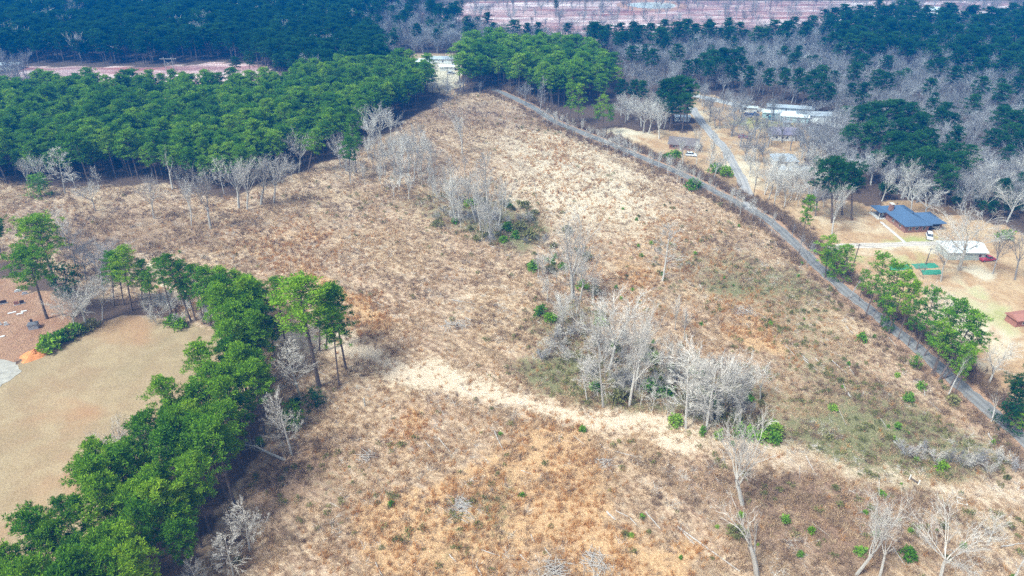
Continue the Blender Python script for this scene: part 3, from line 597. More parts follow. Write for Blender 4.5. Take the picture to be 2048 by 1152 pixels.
massP(MIDWOOD, 17, 17, 'plant', 'dark pine scattered in the blue grey wood at the top middle', 'scattered pines at the top middle', 1.4, True)
P_(924, 32, 924, 0, 'tall', 'tall dark pine standing at the left end of the far clearing', dark=True, wide=1.3)
P_(1111, 36, 1112, 0, 'tall', 'single pine standing in the far pink clearing left of the pond', dark=True, wide=1.3)
massP(GP([(865, 48), (925, 42), (920, 60), (870, 66)]), 7, 16, 'plant', 'dark pine of the little clump left of the far clearing', 'little pine clump left of the far clearing', 1.4, True)
P_(470, 158, 470, 112, 'broad', 'dark pine at the right end of the narrow far clearing', dark=True)
P_(500, 160, 498, 100, 'broad', 'dark pine clump member right of the narrow far clearing', dark=True, wide=.8)

# --- bare trees, one by one
Bt(130, 386, 110, 290, 'feather', 'tall pale bare tree leaning left at the left end of the plantation edge', wide=1.2)
Bt(88, 378, 68, 305, 'oak', 'small pale bare tree in the plantation edge near the left side', wide=.9)
Bt(191, 422, 168, 355, 'oak', 'wide low pale bare tree on the open field below the plantation edge', wide=1.1)
Bt(308, 438, 296, 348, 'oak', 'bare tree with pinkish twigs below the plantation edge', wide=.8)
Bt(383, 452, 371, 352, 'vase', 'narrow white bare tree in front of the plantation edge', wide=.75)
Bt(422, 458, 404, 325, 'vase', 'tall white forked bare tree in front of the plantation edge', wide=1.0)
Bt(345, 378, 333, 292, 'snag', 'pale bare snag against the dark plantation edge')
Bt(478, 418, 470, 312, 'vase', 'large white bare tree, left of the white group at the plantation edge', wide=1.25)
Bt(495, 420, 492, 308, 'vase', 'white bare tree in the middle of the white group at the plantation edge', wide=1.0)
Bt(522, 410, 540, 296, 'vase', 'tallest white bare tree of the group at the plantation edge', wide=1.2)
Bt(548, 405, 565, 300, 'oak', 'spreading white bare tree at the right of the group at the plantation edge', wide=.9)
Bt(598, 345, 602, 256, 'oak', 'white bare tree before dark pines where the field edge turns', wide=1.0)
Bt(763, 292, 764, 205, 'oak', 'big dome shaped pale bare tree at the upper edge of the field', wide=1.15)
Bt(738, 300, 735, 222, 'oak', 'pale bare tree left of the big dome shaped one', wide=1.0)
for x, y, h in [(815, 352, 98), (790, 350, 85), (842, 340, 78), (828, 362, 92), (770, 350, 70), (800, 372, 96)]:
    Bt(x, y, x, y - h, 'vase', 'whitish bare tree in the pale clump at the inner corner of the field', 'pale clump at the inner field corner', wide=1.15)
Bt(924, 309, 914, 222, 'vase', 'lone dense pale bare tree standing in the upper part of the field', wide=1.0)
Bt(1074, 398, 1064, 334, 'snag', 'thin dead snag standing alone in the middle of the field', wide=.5)
Bt(984, 478, 972, 305, 'upright', 'tall thin pale tree standing in the gully thicket at mid field')
Bt(998, 452, 1012, 352, 'vase', 'pale bare tree on the bright slope at the gully head')
Bt(952, 445, 925, 335, 'vase', 'pale bare tree left of the gully head')
Bt(910, 440, 900, 345, 'vase', 'bare tree at the left end of the gully thicket')
Bt(1144, 597, 1137, 424, 'vase', 'tall white bare tree rising alone in the central gully', wide=1.15)
Bt(1160, 600, 1180, 490, 'vase', 'whitish bare tree behind the tall one in the central gully', wide=1.0)
Bt(1084, 532, 1088, 500, 'snag', 'short dead tree at the gully crossing')
Bt(1325, 562, 1343, 442, 'feather', 'faint pale bare tree alone on the orange slope', wide=1.2)
Bt(1116, 672, 1123, 590, 'vase', 'small whitish bare tree at the left end of the central thicket', wide=1.2)
Bt(1218, 738, 1232, 588, 'oak', 'huge round crowned whitish bare tree in the central thicket', wide=1.15)
Bt(1204, 726, 1190, 612, 'oak', 'round pale bare tree left of the huge one in the central thicket', wide=1.1)
Bt(1258, 811, 1290, 592, 'vase', 'tallest slender white tree with brush like top in the central thicket', wide=.65)
Bt(1270, 780, 1296, 610, 'vase', 'second slender white tree beside the tallest in the central thicket', wide=.7)
Bt(1206, 815, 1188, 668, 'feather', 'white bare tree with side branches all down its trunk at the thicket edge', wide=1.05)
Bt(1174, 800, 1166, 718, 'upright', 'small bare tree left of the white one at the thicket edge')
Bt(1354, 768, 1332, 680, 'oak', 'pale arching bare tree in the right half of the central thicket', wide=1.1)
Bt(1372, 858, 1384, 706, 'feather', 'white straight bare tree at the lower edge of the central thicket', wide=1.1)
Bt(1423, 842, 1442, 672, 'oak', 'large white bare tree in the right half of the thicket')
Bt(1412, 860, 1425, 720, 'feather', 'white bare tree before the large one at the lower right of the thicket', wide=1.2)
Bt(1350, 660, 1352, 590, 'vase', 'thin bare sapling above the central thicket', wide=.8)
Bt(1368, 680, 1375, 610, 'vase', 'thin bare sapling right above the central thicket', wide=.8)
Bt(1480, 855, 1500, 720, 'vase', 'faint pale bare tree at the right end of the thicket', wide=1.0)
Bt(1520, 800, 1530, 715, 'vase', 'faint pale bare tree beyond the right end of the thicket')
Bt(1485, 1010, 1468, 822, 'vase', 'tall dead tree with fan of white branches over bright green shrubs', wide=1.15)
Bt(1513, 1152, 1480, 985, 'snag', 'bleached dead tree with broken forked trunk in the lower right field', wide=1.0)
Bt(1508, 1120, 1516, 1010, 'snag', 'broken off pale trunk beside the forked dead tree', wide=.4)
Bt(1712, 1150, 1795, 998, 'vase', 'pale bare tree leaning right at the bottom right of the field', wide=1.0)
Bt(1760, 1152, 1782, 1040, 'snag', 'small pale bare tree behind the leaning one at the bottom', wide=.8)
Bt(1880, 1160, 1925, 1040, 'oak', 'wide spreading pale bare tree at the bottom right', wide=1.25)
Bt(2025, 1165, 2052, 1085, 'snag', 'bare tree cut by the bottom right corner')
Bt(1975, 1090, 1998, 1022, 'vase', 'faint thin bare tree above the bottom right corner', wide=1.1)
Bt(602, 797, 574, 682, 'feather', 'white bare tree with ladder like branches beside the tall pines', wide=1.35)
Bt(584, 912, 540, 782, 'feather', 'white bare tree leaning over the edge of the near wood', wide=1.0)
Bt(500, 1104, 474, 1006, 'feather', 'white bare tree with dense side branches at the lower edge of the near wood', wide=1.3)
Bt(467, 1153, 441, 1068, 'feather', 'lowest white bare tree in front of the near wood', wide=1.3)
Bt(405, 1190, 385, 1118, 'feather', 'whitish bare tree cut by the bottom edge below the near wood', wide=1.2)
Bt(257, 935, 242, 846, 'oak', 'pale bare tree on the mown field side of the near wood', wide=.95)
Bt(230, 948, 205, 868, 'oak', 'fainter bare tree left of the pale one on the mown field side', wide=.95)
Bt(174, 657, 150, 566, 'oak', 'large dense white bare tree beside the graveyard', wide=1.35)
Bt(150, 668, 128, 580, 'oak', 'second white bare tree at the graveyard hedge', wide=1.1)
Bt(205, 640, 190, 555, 'oak', 'pale bare tree at the right of the graveyard trees', wide=.9)
for x, y, h in [(172, 560, 80), (205, 575, 90), (150, 530, 70), (225, 560, 80), (190, 535, 60), (140, 500, 60)]:
    Bt(x, y, x - 8, y - h, 'oak', 'twiggy bare tree in the scrub behind the graveyard', 'scrub trees behind the graveyard', 1.1, True)
Bt(132, 496, 114, 412, 'feather', 'slender bare tree above the dark spreading pines')
Bt(1881, 563, 1902, 455, 'oak', 'bare yard tree with dark trunk in front of the white roofed barn', wide=.95)
Bt(1916, 540, 1944, 412, 'oak', 'largest bare yard tree with mossy crown above the white barn', wide=1.35)
Bt(1985, 548, 2012, 462, 'oak', 'slender bare yard tree right of the barn', wide=.7, grey=True)
Bt(2030, 560, 2062, 450, 'oak', 'bare tree at the right side of the yard', wide=.8, grey=True)
Bt(1847, 558, 1844, 522, 'oak', 'small bare tree beside the green courts', wide=.7, grey=True)
Bt(1851, 440, 1862, 368, 'oak', 'bare tree right behind the blue roofed house', wide=1.2)
Bt(1822, 426, 1822, 350, 'oak', 'grey bare tree behind the ridge of the blue roofed house', wide=1.0)
Bt(1664, 468, 1692, 362, 'vase', 'tall pale bare tree with thick trunk on the tan yard', wide=.95)
Bt(1630, 432, 1640, 352, 'oak', 'grey bare tree at the back of the tan yard', grey=True)
Bt(1614, 534, 1619, 474, 'oak', 'small grey bare tree on the road bank above the bushy pine', grey=True, wide=.9)
Bt(1584, 478, 1591, 442, 'snag', 'short bare tree beside the upper road', grey=True)
Bt(1862, 668, 1903, 566, 'oak', 'faint pale bare tree on the yard side of the road', wide=.8)
Bt(1977, 770, 2015, 690, 'oak', 'gnarled grey bare tree with thick trunk across the road at the right', wide=1.2)
Bt(1895, 795, 1944, 694, 'snag', 'pale grey leaning trunk in front of the large roadside pines', wide=.5)
Bt(1699, 596, 1748, 514, 'snag', 'bowed bare trunk arching over the road', wide=.5, grey=True)
Bt(1982, 843, 2002, 780, 'snag', 'forked dead tree beside the lower road at the right', wide=.9)
for i, (a, b_, c_, d_, k) in enumerate([(1431, 257, 1434, 208, 'oak'), (1462, 273, 1466, 234, 'oak'), (1519, 234, 1523, 194, 'oak'), (1556, 253, 1561, 206, 'snag'), (1592, 274, 1597, 231, 'oak'), (1619, 288, 1634, 236, 'oak'), (1493, 322, 1494, 275, 'oak'), (1509, 324, 1509, 268, 'vase'), (1528, 326, 1529, 288, 'oak'), (1497, 219, 1497, 190, 'oak'), (1457, 204, 1458, 178, 'oak'), (1419, 219, 1420, 188, 'oak'), (1410, 202, 1411, 176, 'oak')]):
    Bt(a, b_, c_, d_, k, ['bare yard tree beside the lane above its lower bend', 'bare yard tree left of the fenced grass', 'round crowned dark tree in front of the pale mobile home', 'dark topped tree with pruned limbs by the fence', 'wide dark crowned tree right of the white house', 'leaning bare tree at the right end of the homestead', 'reddish bare tree below the homestead lane', 'tall bare tree right of the reddish one below the homestead', 'small bare tree below the white house', 'dark bare tree left of the round crowned one', 'small bare tree along the far road', 'bare tree at the left end of the homestead lawn', 'bare tree at the top left of the homestead lawn'][i], None, 1.25, True)
Bt(1080, 228, 1084, 153, 'upright', 'tall pinkish grey tree at the far road bend', wide=1.0, grey=True)
Bt(1052, 212, 1045, 163, 'oak', 'purplish bare tree in front of the grove', grey=True)
# --- masses of bare trees
massB(GP([(690, 312), (760, 300), (850, 270), (872, 330), (905, 400), (880, 425), (760, 392), (680, 368)]), 7.0, 9, ['oak', 'oak', 'upright', 'vase'], 'thin greyish bare tree in the thicket jutting into the field', 'bare trees of the jutting thicket', .9, False)
massB(GP([(880, 340), (950, 330), (1010, 400), (1030, 468), (985, 492), (905, 468)]), 8, 11, ['vase', 'upright', 'vase'], 'thin pale bare tree along the gully at mid field', 'bare trees of the upper gully', .8, False)
massB(GP([(1060, 520), (1140, 520), (1190, 570), (1210, 640), (1160, 680), (1090, 650)]), 5.6, 8, ['vase', 'oak', 'oak'], 'low whitish bare tree in the central gully', 'bare trees of the central gully', 1, False)
massB(GP([(1140, 700), (1230, 690), (1330, 720), (1440, 740), (1520, 790), (1500, 850), (1400, 858), (1300, 835), (1190, 800)]), 4.0, 7.2, ['vase', 'feather', 'oak', 'oak'], 'pale bare tree packed in the central thicket', 'bare trees of the central thicket', .95, False)
massB(GP([(640, 350), (860, 235), (875, 215), (830, 262), (700, 350)]), 9, 13, ['vase', 'upright', 'oak'], 'bare tree along the dark plantation edge', 'bare trees along the plantation edge', 1, False)
massB(GP([(30, 380), (600, 372), (600, 352), (480, 398), (330, 378), (0, 372)]), 7.5, 12, ['vase', 'oak', 'feather', 'oak'], 'bare tree mixed into the front of the plantation', 'bare trees in the plantation front', 1, False)
massB(GP([(1500, 342), (1560, 352), (1640, 345), (1700, 395), (1650, 425), (1560, 425), (1515, 408), (1488, 372)]), 5.4, 12, ['oak', 'vase', 'oak'], 'pale bare tree of the belt below the homestead', 'bare belt below the homestead', 1.1, False)
massB(GP([(1590, 290), (1650, 262), (1700, 380), (1620, 345)]), 7, 12, ['oak'], 'bare tree right of the white house', 'bare trees right of the white house', 1.2, True)
massB(GP([(1235, 228), (1330, 232), (1345, 285), (1300, 283), (1240, 250)]), 7.5, 13, ['oak', 'oak', 'vase'], 'pale bare tree of the clump between clearing and lane', 'bare clump between clearing and lane', 1.2, False)
massB(GP([(1380, 300), (1440, 315), (1470, 360), (1480, 395), (1400, 362), (1350, 335)]), 9, 12, ['vase', 'oak', 'upright'], 'pale bare tree in the wedge between road and lane', 'bare trees in the wedge between road and lane', 1, False)
massB(GP([(1090, 238), (1170, 266), (1300, 322), (1420, 372), (1500, 418), (1590, 490), (1570, 492), (1490, 440), (1400, 388), (1300, 340), (1170, 284), (1080, 246)]), 3.0, 7.5, ['upright', 'vase', 'upright', 'feather'], 'thin bare sapling along the road verge', 'thin saplings along the road verge', .7, False)
massB(WOODR, 6.4, 13, ['oak', 'oak', 'vase', 'vase'], 'grey bare tree of the right wood,', 'bare trees of the right hand wood', 1.25, True, .93)
massB(GP([(1700, 395), (1760, 406), (1850, 412), (1930, 430), (2010, 450), (2300, 500), (2300, 380), (1700, 350)]), 8.0, 14, ['oak', 'vase'], 'pale bare tree at the front of the right hand wood', 'bare trees at the front of the right hand wood', 1.15, False, .85)
massP(GP([(1690, 392), (1760, 404), (1850, 410), (1930, 428), (2010, 448), (2300, 500), (2300, 440), (1930, 395), (1700, 370)]), 5.5, 6.5, 'cedar', 'dark evergreen undergrowth tree along the front of the right wood', 'evergreen undergrowth along the right wood', 1.5, True)
massB(MIDWOOD, 8.5, 13, ['oak', 'vase'], 'blue grey bare tree in the wood at the top middle', 'bare trees of the top middle wood', 1.35, True)
massB(PLANTB, 24, 17, ['oak', 'vase'], 'pale bare tree poking out of the far forest', 'bare trees in the far forest', 1.2, False)
massB(CLEARF, 17, 13, ['upright', 'snag', 'vase'], 'thin bare tree left standing on the far clearing', 'thin trees left on the far clearing', 1.0, True)
massB(GP([(940, 190), (1060, 222), (1110, 250), (1100, 232), (1040, 195), (950, 178)]), 10, 9, ['oak', 'upright'], 'small bare tree before the far grove', 'small bare trees before the far grove', 1, True)
massB(GP([(870, 215), (930, 175), (930, 195), (900, 215), (880, 240)]), 8, 10, ['oak'], 'bare tree at the far tip of the field', 'bare trees at the field tip', 1.1, True)
massB(GP([(-100, 160), (60, 130), (80, 205), (-100, 230)]), 9, 13, ['oak'], 'bare tree beside the far left home', 'bare trees beside the far left home', 1.2, True)
massB(GP([(800, 95), (1000, 85), (1010, 118), (920, 112), (830, 118)]), 7.5, 12, ['oak'], 'lilac grey bare tree behind the far homestead', 'bare trees behind the far homestead', 1.35, True)
massB(GP([(1390, 195), (1480, 208), (1590, 240), (1650, 300), (1600, 335), (1540, 345), (1480, 335), (1440, 260), (1400, 262)]), 9, 12, ['oak', 'oak', 'vase'], 'bare yard tree among the homes along the lane', 'bare yard trees among the homes', 1.3, True)
massB(GP([(1240, 165), (1320, 178), (1400, 190), (1390, 215), (1330, 205), (1240, 200)]), 8, 12, ['oak', 'vase'], 'grey bare tree between the far grove and the lane', 'bare trees between grove and lane', 1.3, True)
for x, y, h, l in [(815, 152, 40, 'bare tree left of the bright white roof at the far homestead'), (846, 158, 40, 'bare tree in front of the bright white roof'), (868, 160, 36, 'lilac bare tree in front of the far carport'), (905, 140, 42, 'dark limbed bare tree at the right of the far homestead'), (878, 196, 50, 'dark forked bare tree at the far tip of the field'), (855, 172, 40, 'low bare tree below the far carport'), (918, 150, 45, 'bare tree against the grove by the far homestead')]:
    Bt(x, y, x, y - h, 'oak', l, None, 1.3, True)
# extend woods past the frame so that a side step still shows them
BEY = np.array([(-900, 720), (-900, 1300), (1100, 1300), (1100, 720), (560, 760), (0, 800), (-400, 760)])

HOMES = [G(*q) for q in ((1812, 460), (1900, 515), (1545, 278), (1552, 330), (1345, 294), (1530, 233), (1565, 240), (1540, 221), (1568, 252), (1484, 222), (1508, 231), (1858, 476))]
def keep_clear(L):
    out = []
    for t in L:
        if t.get('label') and t.get('group') is None: out.append(t); continue
        x, y = np.array([t['x']]), np.array([t['y']])
        if min(segdist(ROAD, x, y)[0], segdist(LANE, x, y)[0]) < 3.6 or segdist(FARROAD, x, y)[0] < 6: continue
        if inpoly(HOME2, x, y)[0]: continue
        if min(math.dist((t['x'] - 5, t['y'] - 2), q) for q in HOMES) < 7: continue
        out.append(t)
    return out
PINES = keep_clear(PINES); BARES = keep_clear(BARES)
def pxsize(t):
    a = PX(t['x'], t['y'], 0); b_ = PX(t['x'], t['y'], t['h'])
    vis = -30 < b_[0] < 2078 and b_[1] < 1150 and a[1] > 0
    return (a[1] - b_[1]) * (1 if vis else .05)
def place_tree(t, pine=True):
    V = random.choice(TM[t['kind']]); s = t['h'] / V[2]
    z = float(hz(t['x'], t['y'])[0]) - .05
    root = empty('pine_tree' if pine and t['kind'] != 'cedar' else 'cedar_tree' if pine else 'bare_tree', (t['x'], t['y'], z), 0)
    root.rotation_euler = (random.gauss(0, .015), math.atan(t['lean']), 0)
    if pine: mt, mc = V[3], (V[5] if t['dark'] else V[4])
    else: mt, mc = (V[5], V[6]) if t['grey'] else (V[3], V[4])
    rz = random.uniform(0, 6.283); ws = max(.5, t['w'])
    for nm, me in (('trunk', mt), ('crown' if pine else 'branches', mc)):
        o = bpy.data.objects.new(nm, me); link(o, root); o.rotation_euler = (0, 0, rz); o.scale = (s * ws, s * ws, s)
    tag(root, t['label'], 'pine' if pine and t['kind'] != 'cedar' else 'conifer' if pine else 'bare tree', t['group'])
def instancer(name, protos, P, rot, scl, var, mats, label, cat):
    """one mesh holding the models round its origin plus loose points; its nodes set a model on every point"""
    V = []; Fc = []; MI = []; pid = []
    for k, (v, f, m) in enumerate(protos):
        b0 = len(V); V.extend(v); Fc.extend([tuple(i + b0 for i in q) for q in f]); MI.extend(m); pid.extend([k] * len(v))
    n0 = len(V); V.extend([tuple(p) for p in P]); pid.extend([-1] * len(P))
    me = bpy.data.meshes.new(name); me.from_pydata(V, [], Fc)
    for x in mats: me.materials.append(x)
    me.polygons.foreach_set('material_index', MI)
    at = me.attributes.new('pid', 'INT', 'POINT'); at.data.foreach_set('value', pid)
    z3 = np.zeros((n0, 3))
    at = me.attributes.new('rotv', 'FLOAT_VECTOR', 'POINT'); at.data.foreach_set('vector', np.concatenate([z3, rot]).ravel().astype(np.float32))
    at = me.attributes.new('sclv', 'FLOAT_VECTOR', 'POINT'); at.data.foreach_set('vector', np.concatenate([z3, scl]).ravel().astype(np.float32))
    at = me.attributes.new('vari', 'INT', 'POINT'); at.data.foreach_set('value', np.concatenate([np.zeros(n0, int), var]).astype(np.int32))
    o = link(bpy.data.objects.new(name, me))
    ng = bpy.data.node_groups.new(name + '_nodes', 'GeometryNodeTree')
    ng.interface.new_socket('Geometry', in_out='INPUT', socket_type='NodeSocketGeometry'); ng.interface.new_socket('Geometry', in_out='OUTPUT', socket_type='NodeSocketGeometry')
    nn = ng.nodes; lk = ng.links; gi = nn.new('NodeGroupInput'); go = nn.new('NodeGroupOutput')
    def na(n_, ty):
        a = nn.new('GeometryNodeInputNamedAttribute'); a.data_type = ty; a.inputs[0].default_value = n_; return [q for q in a.outputs if q.enabled][0]
    pida = na('pid', 'INT')
    def sep(k):
        c_ = nn.new('FunctionNodeCompare'); c_.data_type = 'INT'; c_.operation = 'EQUAL'
        ins = [q for q in c_.inputs if q.enabled]; lk.new(pida, ins[0]); ins[1].default_value = k
        s_ = nn.new('GeometryNodeSeparateGeometry'); s_.domain = 'POINT'; lk.new(gi.outputs[0], s_.inputs[0]); lk.new(c_.outputs[0], s_.inputs[1]); return s_.outputs[0]
    jg = nn.new('GeometryNodeJoinGeometry')
    for k in range(len(protos)):
        ti = nn.new('GeometryNodeGeometryToInstance'); lk.new(sep(k), ti.inputs[0]); lk.new(ti.outputs[0], jg.inputs[0])
    ip = nn.new('GeometryNodeInstanceOnPoints'); lk.new(sep(-1), ip.inputs['Points']); lk.new(jg.outputs[0], ip.inputs['Instance'])
    ip.inputs['Pick Instance'].default_value = True; lk.new(na('vari', 'INT'), ip.inputs['Instance Index'])
    er = nn.new('FunctionNodeEulerToRotation'); lk.new(na('rotv', 'FLOAT_VECTOR'), er.inputs[0]); lk.new(er.outputs[0], ip.inputs['Rotation'])
    lk.new(na('sclv', 'FLOAT_VECTOR'), ip.inputs['Scale']); lk.new(ip.outputs[0], go.inputs[0])
    md = o.modifiers.new('scatter', 'NODES'); md.node_group = ng
    return tag(o, label, cat, None, 'stuff')
def tree_stuff(name, L, kinds, mt, mc, label, cat):
    if not L: return
    pr = []; Hs = []
    for k in kinds:
        for V in TM[k]:
            t, c_ = V[0], V[1]; n = len(t.v)
            pr.append((t.v + c_.v, t.f + [tuple(i + n for i in q) for q in c_.f], [0] * len(t.f) + [1] * len(c_.f))); Hs.append(V[2])
    n = len(L); var = RNG.integers(0, len(pr), n); Hm = np.mean(Hs)
    P = [(t['x'], t['y'], -.05) for t in L]; s = np.array([t['h'] for t in L]) / Hm; w_ = np.array([t['w'] for t in L])
    instancer(name, pr, P, np.stack([RNG.normal(0, .03, n), RNG.normal(0, .03, n), RNG.uniform(0, 6.283, n)], 1), np.stack([s * w_, s * w_, s], 1), var, [mt, mc], label, cat)

LANDMARKS = {
 'pines of the near wood': [('by its upper tip at the mown field', 450, 780), ('beside the uprooted dead tree', 520, 870), ('on its mown field side', 275, 960), ('behind the white ladder branched trees', 440, 1060), ('in its middle', 370, 980), ('at its lower mown field side', 130, 1120), ('in its lower middle', 260, 1130), ('at the bottom left corner of the picture', 60, 1230), ('at its bottom right corner', 370, 1200)],
 'pines of the left plantation': [('at the left edge of the picture', 10, 372), ('behind the lone yellow green conifer', 85, 365), ('behind the tall left leaning white tree', 140, 365), ('behind the wide low bare tree', 200, 364), ('behind the pinkish bare tree', 290, 366), ('behind the pale snag', 345, 368), ('behind the tall forked white tree', 410, 372), ('behind the white tree group', 480, 380), ('right of the white tree group', 560, 352), ('where the field edge turns', 620, 330), ('behind the short bushy pine', 680, 305), ('behind the dome shaped bare tree', 750, 265), ('near the far tip of the field', 840, 210), ('deep inside, left part', 80, 330), ('deep inside, middle part', 300, 325), ('deep inside, right part', 520, 310)],
 'bare trees of the right hand wood': [('behind the blue roofed house', 1830, 400), ('behind the white barn', 1930, 425), ('at the right edge', 2040, 430), ('left of the big dark pine pair', 1640, 350), ('below the round topped pine stand', 1790, 360), ('right of the pine stand', 1950, 370), ('near the mobile homes', 1640, 270), ('beside the far road', 1550, 205), ('at the far right, deeper in', 2020, 320)],
 'bare trees of the central thicket': [('at its left end', 1160, 720), ('around the huge round crown', 1230, 740), ('right of the slender white trees', 1310, 760), ('at its lower edge', 1360, 840), ('at its right end', 1480, 820), ('along its upper side', 1400, 740)],
 'bare belt below the homestead': [('by the lane', 1500, 370), ('below the grey hip roofed house', 1570, 360), ('beside the big dark pine pair', 1640, 400), ('at the road side', 1560, 420)],
 'thin saplings along the road verge': [('at the upper part by the brown roofed house', 1330, 330), ('below the far grove', 1140, 265), ('opposite the lane mouth', 1470, 405), ('near the narrow lone pine', 1580, 480), ('midway to the lane', 1400, 370)],
 'pines of the stand in the right hand wood': [('on its left', 1740, 290), ('on its right', 1880, 350), ('in its middle', 1810, 310)],
 'pines of the grove at the field tip': [('at its left end', 950, 180), ('at its right end', 1200, 200), ('in its middle', 1080, 190), ('at its back', 1080, 145)],
}
for t in PINES + BARES:
    LM = LANDMARKS.get(t['group'])
    if LM: t['label'] = t['label'].rstrip(',') + ' ' + min(LM, key=lambda q: math.dist(G(q[1], q[2]), (t['x'], t['y'])))[0]
PINES.sort(key=lambda t: -(pxsize(t) + (1000 if t['group'] is None else 0)))
BARES.sort(key=lambda t: -(pxsize(t) + (1000 if t['group'] is None else 0)))
for t in PINES[:300]: place_tree(t, True)
for t in BARES[:300]: place_tree(t, False)
rp = PINES[300:]; rb = BARES[300:]
tree_stuff('pine_plantation', [t for t in rp if not t['dark']], ['plant'], M['pine_bark'], M['needles'], 'dense green pine plantation reaching back from the field edge', 'forest')
far = [t for t in rp if t['dark']]
for x, y in fill(BEY, 8.5): far.append(dict(x=x, y=y, h=random.uniform(15, 20), w=1.7))
tree_stuff('far_pine_forest', far, ['plant'], M['pine_bark'], M['needles_dark'], 'dark far pine forest with pines scattered through the woods', 'forest')
tree_stuff('bare_woodland', [t for t in rb if t['grey']], ['oak', 'vase'], M['grey_bark'], M['grey_bark'], 'bluish grey leafless woodland filling the right and the far middle', 'woodland')
tree_stuff('pale_bare_thicket', [t for t in rb if not t['grey']], ['oak', 'vase', 'feather'], M['pale_bark'], M['pale_bark'], 'whitish leafless trees mixed through the thickets and wood edges', 'thicket')

# ------------------------------------------------------------------ low plants on the cleared ground
def grass_proto(seed, n, h, wd, spread):
    random.seed(seed); mb = MB()
    for _ in range(n):
        a = Vector((random.gauss(0, spread), random.gauss(0, spread), -.03)); d = Vector((random.gauss(0, .35), random.gauss(0, .35), 1)).normalized(); L = h * random.uniform(.6, 1.2)
        s = Vector((random.uniform(-1, 1), random.uniform(-1, 1), 0)).normalized() * wd
        e = a + d * L + Vector((d.x, d.y, -.2)) * L * .3
        mb.add([a - s, a + s, e + s * .4, e - s * .4], [(0, 1, 2, 3)])
    return mb.v, mb.f, mb.m
def twig_proto(seed, n, h, flat=False):
    random.seed(seed); mb = MB()
    for _ in range(n):
        a = Vector((random.gauss(0, .18), random.gauss(0, .18), -.03)); d = sph(random.uniform(0, 6.3), random.uniform(.5, 1.4)) if not flat else sph(random.uniform(0, 6.3), random.uniform(-.05, .5))
        e = a + d * h * random.uniform(.5, 1.1); mb.cone(a, e, .022)
        for _ in range(2):
            p = a.lerp(e, random.uniform(.3, .8)); mb.cone(p, p + (d + rv(.7)).normalized() * h * .35, .015)
    return mb.v, mb.f, mb.m
def leaf_proto(seed, n, r, h):
    random.seed(seed); mb = MB()
    for _ in range(n):
        d = sph(random.uniform(0, 6.3), random.uniform(0, 1.5)); p = Vector((d.x * r, d.y * r, d.z * h)) * random.uniform(.55, 1.0)
        tuft(mb, p, .22, 3, .2, .3)
    return mb.v, mb.f, mb.m
def in_view(P, m=60):
    zc = P[:, 1] * math.cos(PIT) + HC * math.sin(PIT); yc = P[:, 1] * math.sin(PIT) - HC * math.cos(PIT)
    px = 1024 + F * P[:, 0] / zc; py = 576 - F * yc / zc
    return (px > -m) & (px < 2048 + m) & (py < 1152 + m)
def fieldpts(n, wfun, seed, ymax=420):
    r = np.random.default_rng(seed); X = r.uniform(-300, 190, n * 6); Y = r.uniform(60, ymax, n * 6); P = np.stack([X, Y], 1)
    k = in_view(P) & inpoly(FIELD, X, Y) & (segdist(ROAD, X, Y) > 3.4); P = P[k]
    wv = wfun(P[:, 0], P[:, 1]) * np.clip((240 / np.maximum(P[:, 1], 90)) ** 1.0, 0, 1.6)
    P = P[r.random(len(P)) < wv][:n]; return P
def samp(arr):                          # look a cover weight up at points
    def f(X, Y):
        ix = np.clip(np.searchsorted(xs, X), 0, NX - 1); iy = np.clip(np.searchsorted(ys, Y), 0, NY - 1); return arr[iy, ix]
    return f
o_, br_, ol_, pl_, tk_ = samp(orange), samp(brown), samp(olive), samp(pale), samp(track)
def clumpy(X, Y, s, sd, lo, hi): return np.clip((vnoise(X, Y, s, sd) * .6 + vnoise(X, Y, s * .35, sd + 1) * .4 - lo) / (hi - lo), 0, 1)
def scatter(name, protos, P, s0, s1, mat, label, cat, tilt=.15):
    n = len(P); z = hz(P[:, 0], P[:, 1]); s = RNG.uniform(s0, s1, n)
    instancer(name, protos, np.stack([P[:, 0], P[:, 1], z], 1), np.stack([RNG.normal(0, tilt, n), RNG.normal(0, tilt, n), RNG.uniform(0, 6.283, n)], 1), np.stack([s, s, s * RNG.uniform(.8, 1.2, n)], 1), RNG.integers(0, len(protos), n), [mat], label, cat)
P = fieldpts(52000, lambda X, Y: (.10 + .8 * clumpy(X, Y, 8, 41, .4, .7)) * (1 - .75 * tk_(X, Y)), 5, 480)
scatter('dry_grass', [grass_proto(i, 16, .75, .03, .22) for i in range(5)], P, .6, 1.35, M['straw'], 'pale dry grass covering the cleared field', 'grass')
P = fieldpts(26000, lambda X, Y: np.clip(1.6 * o_(X, Y) - .1, 0, 1) * clumpy(X, Y, 5, 51, .38, .62) + .03, 6, 420)
scatter('orange_grass', [grass_proto(i + 20, 20, 1.05, .03, .18) for i in range(5)], P, .6, 1.25, M['orange_grass'], 'orange broomsedge tufts standing in streaks on the field', 'grass')
P = fieldpts(36000, lambda X, Y: (.12 + .85 * np.clip(br_(X, Y), 0, 1) + .3 * np.clip(ol_(X, Y), 0, 1)) * clumpy(X, Y, 7, 61, .35, .65) * (1 - .95 * tk_(X, Y)), 7, 460)
scatter('brown_brush', [twig_proto(i, 14, .95) for i in range(5)], P, .6, 1.6, M['brown_twig'], 'brown leafless brush growing over the cleared field', 'brush')
P = fieldpts(9000, lambda X, Y: (.02 + np.clip(ol_(X, Y), 0, 1)) * clumpy(X, Y, 6, 71, .4, .65) * (1 - .95 * tk_(X, Y)), 8, 430)
scatter('olive_undergrowth', [leaf_proto(i, 26, .75, .65) for i in range(4)], P, .5, 1.7, M['olive_leaf'], 'olive green brambles and low undergrowth in the gully and hollows', 'undergrowth')
